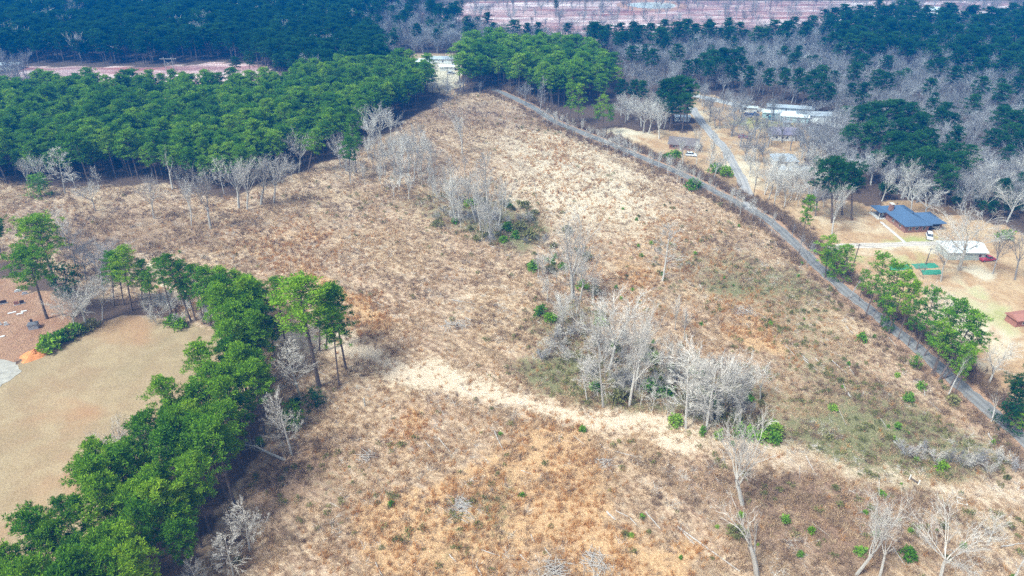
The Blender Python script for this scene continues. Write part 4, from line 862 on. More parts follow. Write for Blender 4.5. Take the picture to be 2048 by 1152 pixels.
P = fieldpts(9000, lambda X, Y: (.25 + .3 * np.clip(br_(X, Y), 0, 1)) * clumpy(X, Y, 10, 81, .4, .7), 9, 420)
scatter('grey_slash', [twig_proto(i + 40, 9, 1.3, True) for i in range(5)], P, .6, 1.8, M['pale_bark'], 'grey cut branches and slash scattered over the ground', 'debris', .1)
# leaf litter scrub on the forest edges
ed = []
for poly, n in ((NEARW, 1400), (PLANT, 0)):
    pass
EDGE = np.concatenate([smoothline(ROAD[3:], 3) + RNG.normal(0, .1, (len(smoothline(ROAD[3:], 3)), 2))])
r = np.random.default_rng(3); EP = []
T_ = smoothline(ROAD, 8); nn_ = np.gradient(T_, axis=0); nn_ = nn_ / np.linalg.norm(nn_, axis=1)[:, None]
for i in range(len(T_)):
    for _ in range(16 if T_[i][1] < 185 else 44):
        sgn = -1 if r.random() < .8 else 1; off = abs(r.normal(0, 2.6)) + 3.3
        q = T_[i] + np.array([-nn_[i, 1], nn_[i, 0]]) * off * -sgn + r.normal(0, 1.2, 2); EP.append(q)
EP = np.array(EP); EP = EP[(segdist(ROAD, EP[:, 0], EP[:, 1]) > 3.2) & (EP[:, 1] < 420)]
scatter('verge_brush', [twig_proto(i + 60, 20, 1.5) for i in range(4)], EP, .6, 1.9, M['brown_twig'], 'brown brush crowding the road verge', 'brush')

# ------------------------------------------------------------------ shrubs and saplings one can count
def shrub_mesh(seed, r_, h_, mat, n=60):
    random.seed(seed); mb = MB()
    for _ in range(n):
        d = sph(random.uniform(0, 6.3), random.uniform(-.1, 1.5)); k = random.uniform(.45, 1.0); p = Vector((d.x * r_, d.y * r_, d.z * h_ + .15)) * k; tuft(mb, p, .34, 6, .3, .24)
    return mb.mesh('leaves', [mat])
def stem_mesh(seed, h_):
    random.seed(seed); mb = MB()
    for _ in range(5): mb.cone((0, 0, -.1), (random.uniform(-.5, .5), random.uniform(-.5, .5), h_ * random.uniform(.6, .95)), .04)
    return mb.mesh('stem', [M['pine_bark']])
SH = {'bright': [(shrub_mesh(i, .8, 1.2, M['bright_leaf']), stem_mesh(i, 1.2)) for i in range(4)], 'dark': [(shrub_mesh(i + 9, 1.0, 1.1, M['needles']), stem_mesh(i, 1.1)) for i in range(3)], 'olive': [(shrub_mesh(i + 19, 1.2, 1.0, M['olive_leaf'], 70), stem_mesh(i, 1)) for i in range(3)]}
random.seed(5)
def shrub(X, Y, s, kind, label, group=None):
    me, st = random.choice(SH[kind]); root = empty('evergreen_shrub', (X, Y, float(hz(X, Y)[0])), random.uniform(0, 6.28))
    root.scale = (s * random.uniform(.8, 1.25), s * random.uniform(.8, 1.25), s * random.uniform(.85, 1.2))
    link(bpy.data.objects.new('leaves', me), root); link(bpy.data.objects.new('stem', st), root); tag(root, label, 'shrub', group)
for x, y, s, k, l in [(1548, 884, 1.6, 'bright', 'small bright green shrub right of the green row at the thicket foot'), (1520, 880, 2.1, 'bright', 'large bright green shrub at the right end of the green row'), (1500, 876, 2.1, 'bright', 'bright green shrub in the green row behind the dead tree, right of centre'), (1478, 872, 2.0, 'bright', 'bright green shrub directly behind the fork of the dead tree'), (1436, 876, 1.5, 'bright', 'bright green shrub left of the dead tree trunk'), (1405, 868, 1.3, 'bright', 'leftmost bright shrub of the green row'),
    (1082, 632, 2.3, 'bright', 'round bright green bush at the left of the central gully'), (1100, 643, 2.0, 'dark', 'darker green bush touching the round bright one in the gully'), (1164, 578, 2.2, 'dark', 'dark green bush below the tall white gully tree'), (1067, 540, 2.2, 'bright', 'green bush at the gully crossing'), (1040, 462, 2.6, 'olive', 'yellowish green bush right of the gully head'), (1012, 462, 2.6, 'dark', 'dark green bush at the gully head'), (1060, 480, 3.0, 'olive', 'wide yellow green bush below the gully head'),
    (1665, 820, 1.4, 'bright', 'round bright green bush alone in the right part of the field'), (1793, 858, 1.3, 'bright', 'bright green bush near the lower right road bank'), (1815, 802, 1.6, 'bright', 'loose green bush on the right slope'), (1722, 682, 1.8, 'bright', 'light green bush near the road on the right slope'), (1840, 778, 1.5, 'bright', 'light green bush beside the pale upright log'), (1474, 1068, 1.6, 'olive', 'round olive bush left of the forked dead trunk'), (1570, 1046, 1.1, 'bright', 'green bush right of the forked dead trunk'), (1620, 1065, 1.0, 'dark', 'dark green bush in the lower right field'), (1719, 1106, 1.3, 'bright', 'yellow green bush under the leaning bare tree'), (1815, 1115, 1.8, 'dark', 'dark green bush between the two bottom right trees'), (1600, 1112, .8, 'bright', 'tiny yellow green bush near the bottom of the field'), (1903, 806, 1.7, 'olive', 'grey green bush on the road bank at the lower right'),
    (1880, 938, 1.6, 'dark', 'dark green bush in the grey scrub at the lower right'), (783, 1012, .9, 'bright', 'small green seedling in the brown patch at lower centre'), (1043, 992, .7, 'dark', 'small green seedling in the orange grass'), (1000, 871, .8, 'bright', 'small green seedling beside the short white log'), (1166, 862, 1.1, 'bright', 'green bush at the foot of the thicket beside the track'), (1350, 850, 2.0, 'bright', 'green bush at the thicket foot under the white straight tree'), (1240, 800, 2.4, 'olive', 'olive bush at the foot of the slender white tree'), (1300, 780, 2.2, 'dark', 'dark green bush inside the central thicket'), (1330, 792, 2.4, 'dark', 'second dark green bush inside the central thicket'), (1188, 780, 1.6, 'bright', 'bright bush under the ladder branched white tree'), (1410, 800, 2.4, 'dark', 'dark evergreen bush in the right half of the thicket'),
    (100, 700, 2.7, 'dark', 'bright green end bush of the graveyard hedge'), (112, 690, 2.6, 'dark', 'second bush of the graveyard hedge'), (125, 683, 2.6, 'dark', 'third bush of the graveyard hedge'), (138, 676, 2.4, 'olive', 'fourth bush of the graveyard hedge'), (152, 670, 2.2, 'dark', 'fifth bush of the graveyard hedge'), (168, 664, 2.0, 'olive', 'sixth bush of the graveyard hedge'), (185, 655, 1.7, 'olive', 'thin far bush of the graveyard hedge'), (95, 683, 1.9, 'dark', 'low bush on the graveyard side of the hedge'),
    (345, 650, 2.2, 'dark', 'bush at the foot of the pines beside the worn gap'), (362, 655, 2.4, 'dark', 'larger bush at the foot of the leaning pine'), (1385, 378, 3.0, 'dark', 'dark green bush in the road and lane wedge'), (1450, 352, 3.4, 'dark', 'spreading dark green bush beside the lane'), (1430, 345, 3.0, 'dark', 'dark green bush left of the spreading one by the lane'), (2010, 478, 2.6, 'dark', 'dark green bush before the wood at the right'), (1350, 315, 3.0, 'dark', 'dark bush below the brown roofed house'), (1335, 318, 2.4, 'dark', 'small dark bush left below the brown roofed house')]:
    X, Y = G(x, y); shrub(X, Y, s, k, l)
rg = random.Random(77)
for i in range(46):
    x = rg.uniform(1050, 1560); y = 470 + (x - 1050) * .75 + rg.uniform(-70, 60) if x < 1200 else 700 + (x - 1200) * .45 + rg.uniform(-60, 30)
    X, Y = G(x, min(y, 868)); shrub(X, Y, rg.uniform(.9, 2.1), rg.choice(['olive', 'olive', 'dark', 'bright']), 'green or olive bush of the central gully', 'bushes of the central gully')
for i in range(22):
    X, Y = G(rg.uniform(860, 1070), rg.uniform(400, 495)); shrub(X, Y, rg.uniform(1.0, 2.0), rg.choice(['olive', 'olive', 'dark']), 'green or olive bush growing in the upper gully at mid field', 'bushes of the upper gully')
rr = np.random.default_rng(21)
SP = fieldpts(230, lambda X, Y: .02 + .9 * ((X > 22 + (Y - 100) * .12)) * clumpy(X, Y, 14, 91, .35, .6) * (Y < 240), 22, 300)
for x, y in SP:
    shrub(x, y, rr.uniform(.3, .85), 'bright' if rr.random() < .6 else 'olive', 'small green bush on the right hand slope,'.rstrip(','), 'small green bushes dotted over the slope')

# scrub clumps: leafless shrubs as things
random.seed(17)
def scrub(px, py, s, label, group=None, grey=False):
    X, Y = G(px, py); V = random.choice(TM['shrub']); root = empty('bare_shrub', (X, Y, float(hz(X, Y)[0])), random.uniform(0, 6))
    for nm, me in (('stem', V[5] if grey else V[3]), ('branches', V[6] if grey else V[4])):
        o = link(bpy.data.objects.new(nm, me), root); o.scale = (s * 1.2, s * 1.2, s)
    tag(root, label, 'shrub', group)
for i, (x, y) in enumerate([(1810, 912), (1830, 918), (1850, 908), (1870, 930), (1900, 925), (1925, 935), (1945, 930), (2000, 930), (2030, 945), (1975, 950)]):
    scrub(x, y, random.uniform(.7, 1.1), 'grey leafless shrub in the scrub patch near the lower right edge', 'grey scrub patch at the lower right', i % 2 == 0)
for i in range(34):
    a = random.random(); x = 880 + 170 * a + random.uniform(-40, 40); y = 400 + 80 * a + random.uniform(-30, 30); scrub(x, y, random.uniform(.6, 1.1), 'low leafless shrub of the upper gully', 'leafless shrubs of the upper gully', i % 2 == 0)
for i in range(44):
    x = random.uniform(1080, 1500); y = 690 + (x - 1080) * .28 + random.uniform(-55, 45); scrub(x, y, random.uniform(.6, 1.1), 'low leafless shrub of the central thicket', 'leafless shrubs of the central thicket', i % 3 == 0)
for i in range(24):
    scrub(random.uniform(290, 440), random.uniform(600, 652), random.uniform(.6, 1.0), 'low leafless shrub under the pine strip', 'leafless shrubs under the pine strip')

# ------------------------------------------------------------------ logs, snag stumps, brush piles
random.seed(23)
def log_mesh(seed, L=6.0):
    random.seed(seed); mb = MB(); P = [Vector((x, random.gauss(0, .06), .14 + random.gauss(0, .02))) for x in np.linspace(-L / 2, L / 2, 5)]
    mb.tube(P, [.16, .15, .13, .11, .08], 7); mb.add([P[0]] + [tuple(v) for v in mb.v[:7]], [(0, i + 1, (i + 1) % 7 + 1) for i in range(7)])
    for k in range(3): p = P[1 + k]; mb.cone(p, p + Vector((random.uniform(.2, .6), random.uniform(-.6, .6), random.uniform(.1, .5))), .03)
    return mb.mesh('log', [M['grey_wood']])
LOGS = [log_mesh(i) for i in range(4)]
def log(p0, p1, label, thick=1.0, group=None):
    a = Vector(G(*p0)); b_ = Vector(G(*p1)); c_ = (a + b_) / 2; L = (b_ - a).length
    o = link(bpy.data.objects.new('fallen_log', random.choice(LOGS))); o.location = (c_.x, c_.y, float(hz(c_.x, c_.y)[0]) + .05)
    o.rotation_euler = (0, 0, math.atan2(b_.y - a.y, b_.x - a.x)); o.scale = (L / 6, thick * .8, thick * .8); tag(o, label, 'log', group)
for a, b_, l, t in [((848, 880), (870, 907), 'pale log left of a parallel pair on the brown slope at lower centre', 1), ((877, 877), (901, 905), 'pale log right of the parallel pair on the brown slope', .9), ((988, 863), (1007, 901), 'clean white log below the pale track', 1.2), ((1042, 941), (1063, 948), 'short pale log in the orange grass', .8), ((1212, 1026), (1231, 1042), 'short thick white log in the lower field', 1.5), ((1259, 1037), (1274, 1053), 'thin pale log right of the short thick one', .8), ((1290, 1026), (1322, 1061), 'long grey log in the dark brush', 1), ((1355, 1054), (1388, 1091), 'grey log near the seedlings at lower right of centre', 1),
    ((1062, 1070), (1069, 1086), 'thin bent pale stick log near the bottom', .7), ((1089, 1096), (1104, 1117), 'pale log above the bottom brush piles', .9), ((899, 1110), (912, 1125), 'short pale log near the bottom left of the field', .8), ((953, 1134), (963, 1152), 'white log at the bottom edge', 1.3), ((1040, 1110), (1058, 1126), 'grey log left of the bottom brush pile', .8), ((1663, 722), (1693, 747), 'long pale log on the right slope', 1.1), ((1697, 733), (1708, 750), 'pale log just right of the long one on the slope', 1.2), ((1691, 653), (1706, 669), 'thin log high on the right slope', .9), ((1605, 713), (1616, 722), 'small log on the orange streak of the right slope', 1), ((1630, 716), (1643, 729), 'small grey log between orange streak and long log', .9),
    ((1695, 787), (1702, 795), 'short white log pair piece in the middle of the right slope', 1.6), ((1846, 772), (1850, 793), 'pale upright looking log beside a green bush near the road', 1.2), ((1976, 868), (1984, 884), 'white log on the bank at the lower right road', 1.6), ((1358, 1058), (1480, 1144), 'very long dark fallen trunk lying across the bottom of the field', 1.1), ((2002, 1094), (2048, 1088), 'brown log at the right edge near the bottom', 1.1), ((1622, 1044), (1660, 1075), 'thin curved pale trunk lying right of the forked dead tree', .7), ((1560, 682), (1590, 712), 'grey log on the upper right slope', .8), ((903, 600), (950, 608), 'grey pole lying on the striped slope', .8), ((930, 636), (975, 650), 'grey pole lying below the first on the striped slope', .8), ((1536, 655), (1548, 663), 'dark short log on the upper right slope', 1), ((1148, 872), (1170, 890), 'thin stick log beside the track', .6)]:
    log(a, b_, l, t)
for i in range(110):
    P1 = fieldpts(1, lambda X, Y: np.ones_like(X) * .3 * (Y < 260), 500 + i, 260)
    if len(P1) == 0: continue
    x, y = P1[0]; an = R(-80 if x > 40 else -50 + random.uniform(-15, 15)) + random.gauss(0, .25); L = random.uniform(1.5, 5.5)
    o = link(bpy.data.objects.new('fallen_log', random.choice(LOGS))); o.location = (x, y, float(hz(x, y)[0]) + .05); tk = random.uniform(.35, .75)
    o.rotation_euler = (0, 0, an); o.scale = (L / 6, tk, tk); tag(o, 'thin grey stick lying along the cutting rows', 'log', 'thin sticks lying along the cutting rows')
def brush_pile(px, py, r_, label, n=46, rot=0):
    X, Y = G(px, py); mb = MB(); random.seed(int(px))
    for _ in range(n):
        a = Vector((random.gauss(0, r_ * .4), random.gauss(0, r_ * .4), 0)); a.z = .1 + .9 * math.exp(-(a.length / r_) ** 2 * 2) * random.random(); an = rot + random.gauss(0, .8); L = r_ * random.uniform(.5, 1.2)
        d = Vector((math.cos(an), math.sin(an), random.uniform(-.12, .12))); mb.tube([a - d * L / 2, a + rv(.1), a + d * L / 2], [.055, .05, .02], 4)
    o = mb.build('brush_pile', M['grey_wood']); o.location = (X, Y, float(hz(X, Y)[0])); tag(o, label, 'brush pile')
brush_pile(925, 1012, 2.7, 'compact heap of grey branches alone in the lower centre field', 60)
brush_pile(1118, 1140, 3.0, 'grey branch heap at the bottom edge, left of two', 60, .2)
brush_pile(1190, 1128, 3.4, 'long grey branch heap at the bottom edge, right of two', 60, -1.0)
brush_pile(1210, 928, 2.6, 'loose grey branch heap right of the orange grass', 30)
brush_pile(735, 915, 2.6, 'low grey branch heap on the left part of the lower field', 30)
brush_pile(915, 652, 4, 'wide loose pile of pale poles on the striped slope', 40, -.6)
brush_pile(1485, 625, 3.6, 'grey branch heap on the upper right slope', 36, -1.3)
# fallen tree with root plate at the near wood
a = Vector((*G(574, 924), .35)); b_ = Vector((*G(488, 896), 1.5)); root = empty('fallen_tree', (a.x, a.y, 0)); mb = MB(); random.seed(3)
q = [Vector((0, 0, .35)), (b_ - a) * .35 + Vector((0, 0, .5)), (b_ - a) * .7 + Vector((0, 0, .9)), (b_ - a)]; mb.tube(q, [.3, .26, .18, .05], 7); mb.build('trunk', M['grey_wood'], root)
mb = MB()
for i in range(26):
    t = random.uniform(.3, 1); p = q[1].lerp(q[3], (t - .3) / .7); d = ((b_ - a).normalized() + rv(.9)).normalized(); d.z = abs(d.z); mb.tube([p, p + d * 1.2 + rv(.2), p + d * random.uniform(2, 3.4)], [.06, .04, .01], 3)
mb.build('branches', M['grey_wood'], root)
mb = MB()
for i in range(30): mb.cone((0, 0, .5), tuple(Vector((0, 0, .5)) + rv(1.3)), .16)
mb.build('root_plate', simple('clay_roots', (0.42, 0.29, 0.2), .25, 3), root); tag(root, 'uprooted grey dead tree with root ball lying at the edge of the near wood', 'fallen tree')
X, Y = G(730, 812); mb = MB(); mb.tube([(0, 0, -.2), (.03, 0, 1.2), (0, .05, 2.3)], [.22, .2, .16], 7); mb.add([(0, 0, 2.3)] + mb.v[-7:], [(0, i + 1, (i + 1) % 7 + 1) for i in range(7)])
o = mb.build('broken_stump', M['pale_bark']); o.location = (X, Y, 0); tag(o, 'pale broken tree stump standing upright below the pale track', 'stump')

# ------------------------------------------------------------------ buildings
M['brick'] = simple('red_brown_brick', (0.30, 0.16, 0.125), .2, 8); M['white'] = simple('white_siding', (0.74, 0.74, 0.72), .06, 2, vscale=(.2, .2, 6))
M['glass'] = simple('dark_window_glass', (0.05, 0.06, 0.08), .2, 2, .1, .6); M['trim'] = simple('pale_trim', (0.66, 0.63, 0.58), .06, 2)
def roofm(n, c): return simple(n, c, .28, 5, .9, .15, 0, (1, 1, 1))
M['blue_shingle'] = roofm('blue_grey_shingles', (0.075, 0.125, 0.21)); M['brown_shingle'] = roofm('brown_shingles', (0.17, 0.14, 0.135)); M['mauve_shingle'] = roofm('mauve_grey_shingles', (0.27, 0.235, 0.30)); M['grey_shingle'] = roofm('grey_shingles', (0.33, 0.36, 0.40))
M['white_metal'] = simple('white_metal_roof', (0.80, 0.84, 0.86), .06, .6, .5, .4); M['teal_metal'] = simple('pale_teal_metal', (0.42, 0.60, 0.62), .1, .8, .6, .3); M['grey_metal'] = simple('grey_metal', (0.40, 0.43, 0.46), .1, 1, .6, .3)
M['grey_green'] = simple('grey_green_cladding', (0.42, 0.46, 0.42), .08, 2, vscale=(5, 5, .2)); M['red_wood'] = simple('red_brown_boards', (0.36, 0.16, 0.12), .25, 3, vscale=(1, 1, 8)); M['dark'] = simple('dark_interior', (0.03, 0.03, 0.035), .2, 1)
def hip(mb, x0, x1, y0, y1, z, rh, ov=.5, gable=False, th=.18):
    x0 -= ov; x1 += ov; y0 -= ov; y1 += ov; w_, d_ = x1 - x0, y1 - y0; k = min(w_, d_) / 2
    if w_ >= d_:
        i = 0 if gable else k * .85; a = (x0 + i, (y0 + y1) / 2, z + rh); c_ = (x1 - i, (y0 + y1) / 2, z + rh)
        vs = [(x0, y0, z), (x1, y0, z), (x1, y1, z), (x0, y1, z), a, c_]; fs = [(0, 1, 5, 4), (1, 2, 5), (2, 3, 4, 5), (3, 0, 4)]
    else:
        i = 0 if gable else k * .85; a = ((x0 + x1) / 2, y0 + i, z + rh); c_ = ((x0 + x1) / 2, y1 - i, z + rh)
        vs = [(x0, y0, z), (x1, y0, z), (x1, y1, z), (x0, y1, z), a, c_]; fs = [(0, 1, 4), (1, 2, 5, 4), (2, 3, 5), (3, 0, 4, 5)]
    lo = [(x, y, q - th) for x, y, q in vs[:4]]
    mb.add(vs + lo, fs + [(6, 7, 1, 0), (7, 8, 2, 1), (8, 9, 3, 2), (9, 6, 0, 3), (9, 8, 7, 6)])
def gwall(mb, x0, x1, y0, y1, h, rh):
    mb.box(((x0 + x1) / 2, (y0 + y1) / 2, h / 2 - .1), (x1 - x0, y1 - y0, h + .2 - .02))
    if rh:
        zt = h - .02
        if x1 - x0 >= y1 - y0:
            m = (y0 + y1) / 2
            for x in (x0, x1): mb.add([(x, y0, zt), (x, y1, zt), (x, m, zt + rh * .9)], [(0, 1, 2)])
        else:
            m = (x0 + x1) / 2
            for y in (y0, y1): mb.add([(x0, y, zt), (x1, y, zt), (m, y, zt + rh * .9)], [(0, 1, 2)])
def wins(root, L, sz=(1.1, 1.2)):
    for x, y, z, fx_ in L:              # fx_: 0 faces -Y/+Y, 1 faces +-X
        mb = MB(); d = (sz[0], .1, sz[1]) if not fx_ else (.1, sz[0], sz[1]); mb.box((x, y, z), d); wdw = mb.build('window', M['trim'], root)
        mb = MB(); d = (sz[0] - .2, .14, sz[1] - .2) if not fx_ else (.14, sz[0] - .2, sz[1] - .2); mb.box((x, y, z), d); mb.build('pane', M['glass'], wdw)
def house(name, label, cat, px, py, rz, W, D, h, rh, wall, roofm_, gable=True, wn_=(), door=None, extra=None, ov=.45):
    X, Y = G(px, py); root = empty(name, (X, Y, 0), rz); tag(root, label, cat)
    mb = MB(); gwall(mb, 0, W, 0, D, h, rh if gable else 0); mb.build('wall', wall, root)
    mb = MB(); hip(mb, 0, W, 0, D, h + .1, rh, ov, gable); rf = mb.build('roof', roofm_, root)
    wins(root, wn_)
    if door: mb = MB(); mb.box((door, -.03, 1.02), (.95, .1, 2.05)); mb.build('door', M['trim'], root)
    if extra: extra(root, rf)
    return root
# blue roofed brick house
X, Y = G(1808, 466); br = empty('brick_house', (X, Y, 0), R(6)); tag(br, 'red brick ranch house with blue grey hip roof and a chimney at the tan yard', 'house')
mb = MB(); mb.box((4.3, 7.75, 1.3), (8.6, 15.5, 2.8)); mb.build('wall', M['brick'], br)
mb = MB(); mb.box((11.4, 5.0, 1.3), (5.6, 7.4, 2.8)); mb.build('garage_wall', M['brick'], br)
mb = MB(); hip(mb, 0, 8.6, 0, 15.5, 2.75, 2.1, .7); rf = mb.build('roof', M['blue_shingle'], br)
mb = MB(); hip(mb, 7.2, 14.4, 1.0, 9.0, 2.70, 1.7, .7); mb.build('garage_roof', M['blue_shingle'], br)
mb = MB(); mb.box((.9, 11.2, 4.3), (1.0, 1.5, 3.0)); ch = mb.build('chimney', M['brick'], rf); mb = MB(); mb.box((.9, 11.2, 5.86), (1.2, 1.7, .12)); mb.build('chimney_cap', M['trim'], rf)
for v in ((4.6, 9, 4.75), (5.0, 5, 4.7), (4.5, 13.5, 4.75)): mb = MB(); mb.tube([(v[0], v[1], v[2] - .4), v], [.14, .14], 6); mb.box((v[0], v[1], v[2] + .03), (.4, .4, .08)); mb.build('roof_vent', M['dark'], rf)
wins(br, [(1.8, -.02, 1.5, 0), (4.2, -.02, 1.5, 0), (6.8, -.02, 1.5, 0), (-.02, 3, 1.5, 1), (-.02, 7, 1.5, 1)])
mb = MB(); mb.box((11.4, 1.27, 1.15), (4.4, .1, 2.3)); mb.build('dark_opening', M['dark'], br)  # solid near-black panel: the shade inside the open carport put in as colour
mb = MB(); mb.box((-1.6, 13.8, .12), (3.0, 6.0, .3)); mb.build('porch_slab', M['concrete'], br)
for y in (11.2, 16.2): mb = MB(); mb.box((-2.7, y, 1.45), (.18, .18, 2.5)); mb.build('porch_post', M['trim'], br)
mb = MB(); mb.box((-1.4, 13.7, 2.78), (3.6, 6.2, .14)); mb.build('porch_roof', M['blue_shingle'], br)
mb = MB(); mb.box((-.03, 13.2, 1.3), (.1, 1, 2.1)); mb.build('door', M['white'], br)
# white barn
bn = house('barn', 'long low barn with bright white metal roof and grey green wall', 'barn', 1894, 520, R(-1), 11.6, 7.4, 2.8, 1.4, M['grey_green'], M['white_metal'], True, [(9.8, -.02, 1.7, 0)], 3.2)
for i in range(3): mb = MB(); mb.box((1.8 + 3.6 * i, 2.0, 3.95), (.9, .7, .05)); o = mb.build('skylight', M['grey_metal'], bn)
sh_ = house('shed', 'red brown wooden shed cut by the right edge of the picture', 'shed', 2030, 655, R(12), 6, 3.6, 2.2, .7, M['red_wood'], M['red_wood'], True, [(2.4, -.02, 1.3, 0)])
wh = house('cottage', 'white cottage with mauve grey roof and gabled porch in the homestead', 'house', 1543, 281, R(-6), 10.4, 8, 2.9, 2.2, M['white'], M['mauve_shingle'], True, [(2, -.02, 1.6, 0), (4.6, -.02, 1.6, 0), (6.6, -.02, 1.6, 0), (10.42, 2.2, 1.6, 1), (10.42, 5.4, 1.6, 1)], 8.5)
mb = MB(); mb.box((12.2, 3.5, 1.35), (3.5, 5, 2.9)); mb.add([(13.95, 1, 2.8), (13.95, 6, 2.8), (13.95, 3.5, 4.3)], [(0, 1, 2)]); mb.build('wing_wall', M['white'], wh)
mb = MB(); hip(mb, 10.2, 13.9, 1, 6, 2.85, 1.7, .35, True); mb.build('wing_roof', M['mauve_shingle'], wh); wins(wh, [(13.98, 2.2, 1.5, 1), (13.98, 4.8, 1.5, 1), (12.2, .98, 1.5, 0)])
mb = MB(); mb.box((3, 4.4, 5.2), (.8, .8, 1.8)); mb.build('chimney', M['brick'], wh)
house('grey_house', 'grey hip roofed house among bare trees below the white cottage', 'house', 1548, 334, R(-4), 9.5, 8, 2.6, 1.9, M['white'], M['grey_shingle'], False, [(2, -.02, 1.5, 0), (5, -.02, 1.5, 0)], 7)
house('trailer_home', 'long white trailer just below the grey hip roofed house', 'mobile home', 1560, 352, R(-2), 13, 4, 2.5, .5, M['white'], M['grey_metal'], True, [(2, -.02, 1.5, 0), (6, -.02, 1.5, 0), (10, -.02, 1.5, 0)], 4)
house('brown_roof_house', 'low house with wide brown gable roof beside the road', 'house', 1338, 297, R(-16), 12, 8.5, 2.2, 2.0, M['brick'], M['brown_shingle'], True, [(2, -.02, 1.3, 0), (9, -.02, 1.3, 0)], 5, ov=.8)
house('mobile_home', 'pale teal mobile home behind the round crowned tree', 'mobile home', 1525, 236, R(-14), 15, 4.6, 2.9, .7, M['teal_metal'], M['white_metal'], True, [(2, -.02, 1.6, 0), (5, -.02, 1.6, 0), (11, -.02, 1.6, 0)], 8)
house('mobile_home', 'white roofed mobile home right of the pale teal one', 'mobile home', 1560, 243, R(-14), 13, 4.6, 2.8, .7, M['teal_metal'], M['white_metal'], True, [(2, -.02, 1.6, 0), (8, -.02, 1.6, 0)], 5)
house('mobile_home', 'grey roofed long mobile home behind the pale teal one', 'mobile home', 1534, 224, R(-14), 22, 5, 2.8, .9, M['grey_metal'], M['grey_shingle'], True, [(3, -.02, 1.6, 0), (9, -.02, 1.6, 0)], 6)
house('garden_shed', 'small grey metal shed at the fence end', 'shed', 1567, 254, R(-5), 3.2, 2.6, 2.4, .5, M['grey_metal'], M['grey_metal'])
house('trailer_home', 'white flat trailer left of the parked vehicles on the homestead lawn', 'mobile home', 1481, 224, R(-8), 8, 3, 2.4, .3, M['white'], M['white_metal'], True, [(2, -.02, 1.5, 0)], 5)
house('garden_shed', 'tiny white shed in the trees right of the mobile homes', 'shed', 1618, 268, R(0), 2.2, 2.2, 2.6, .5, M['white'], M['white_metal'])
house('farm_house', 'pale roofed home in the bare trees above the tiny white shed', 'house', 1612, 242, R(-5), 12, 6, 2.7, 1.3, M['white'], M['grey_shingle'], True, [(2, -.02, 1.5, 0)])
house('white_roof_house', 'home with bright white roof in the far homestead at the top middle', 'house', 829, 134, R(4), 9, 6, 2.8, 1.5, M['white'], M['white_metal'], True, [(2, -.02, 1.5, 0), (6, -.02, 1.5, 0)], 4)
house('farm_house', 'pale grey roofed home behind the bright white one', 'house', 858, 127, R(-3), 16, 6, 2.8, 1.2, M['white'], M['grey_metal'], True, [(3, -.02, 1.5, 0), (9, -.02, 1.5, 0)], 6)
house('carport', 'white carport at the front of the far homestead', 'carport', 880, 142, R(8), 9, 6, 2.4, .8, M['white'], M['white_metal'])
house('mobile_home', 'white home half hidden by trees at the far left edge', 'mobile home', -4, 140, R(3), 13, 6, 2.8, 1.0, M['white'], M['grey_metal'], True, [(3, -.02, 1.5, 0), (9, -.02, 1.5, 0)], 6)
house('far_barn', 'white building before the red soil at the top right', 'barn', 1853, 31, R(0), 22, 12, 4, 2, M['white'], M['white_metal'])
house('trailer_home', 'white trailer under the roadside pine clump', 'mobile home', 1350, 243, R(-6), 7, 3, 2.4, .3, M['white'], M['white_metal'], True, [(2, -.02, 1.5, 0)])

# ------------------------------------------------------------------ vehicles
def vehicle(name, label, px, py, rz, paint, kind='suv', L=4.7):
    X, Y = G(px, py); root = empty(name, (X, Y, .02), rz); tag(root, label, 'car' if kind != 'truck' else 'truck'); W = 1.85
    def prism(prof, w0, w1, nm, mat):
        mb = MB(); n = len(prof); zs = [z for _, z in prof]; z0, z1 = min(zs), max(zs)
        def hw(z): return (w0 + (w1 - w0) * (z - z0) / (z1 - z0)) / 2
        vs = [(x, -hw(z), z) for x, z in prof] + [(x, hw(z), z) for x, z in prof]
        mb.add(vs, [tuple(range(n)), tuple(range(2 * n - 1, n - 1, -1))] + [(i, i + n, (i + 1) % n + n, (i + 1) % n) for i in range(n)]); o = mb.build(nm, mat, root)
        bv = o.modifiers.new('b', 'BEVEL'); bv.width = .05; bv.segments = 2; return o
    h = L / 2
    prism([(-h, .42), (-h + .05, .95), (-h + .7, 1.02), (h - 1.2, 1.0), (h - .25, .88), (h, .68), (h - .03, .38), (-h + .1, .32)], W, W * .96, 'body', paint)
    if kind == 'suv': cab = [(-h + .12, 1.0), (-h + .5, 1.62), (-h + 2.7, 1.66), (-h + 3.5, 1.02)]
    elif kind == 'truck': cab = [(-h + 2.0, 1.0), (-h + 2.15, 1.68), (-h + 3.2, 1.7), (-h + 4.0, 1.02)]
    else: cab = [(-h + .5, .98), (-h + 1.2, 1.42), (-h + 2.6, 1.44), (-h + 3.4, 1.0)]
    prism(cab, W * .93, W * .78, 'windows', M['glass'])
    xs_ = [c_[0] for c_ in cab]; zt = max(c_[1] for c_ in cab); mb = MB(); mb.box(((cab[1][0] + cab[2][0]) / 2, 0, zt + .02), (cab[2][0] - cab[1][0] + .1, W * .79, .07)); mb.build('roof_panel', paint, root)
    for x in (-h + .85, h - .9):
        for s in (-1, 1):
            mb = MB(); mb.tube([(x, s * (W / 2 - .22), .34), (x, s * (W / 2 + .01), .34)], [.34, .34], 14); o = mb.build('wheel', M['dark'], root)
            mb = MB(); y = s * (W / 2 + .015); mb.add([(x + .2 * math.cos(a), y, .34 + .2 * math.sin(a)) for a in np.arange(8) * math.pi / 4], [tuple(range(8))]); mb.build('rim', M['grey_metal'], o)
    for s in (-1, 1): mb = MB(); mb.box((h - .06, s * .68, .72), (.1, .34, .16)); mb.build('headlight', M['white_metal'], root)
def paint(n, c): return simple(n, c, .03, 1, .3, .6)
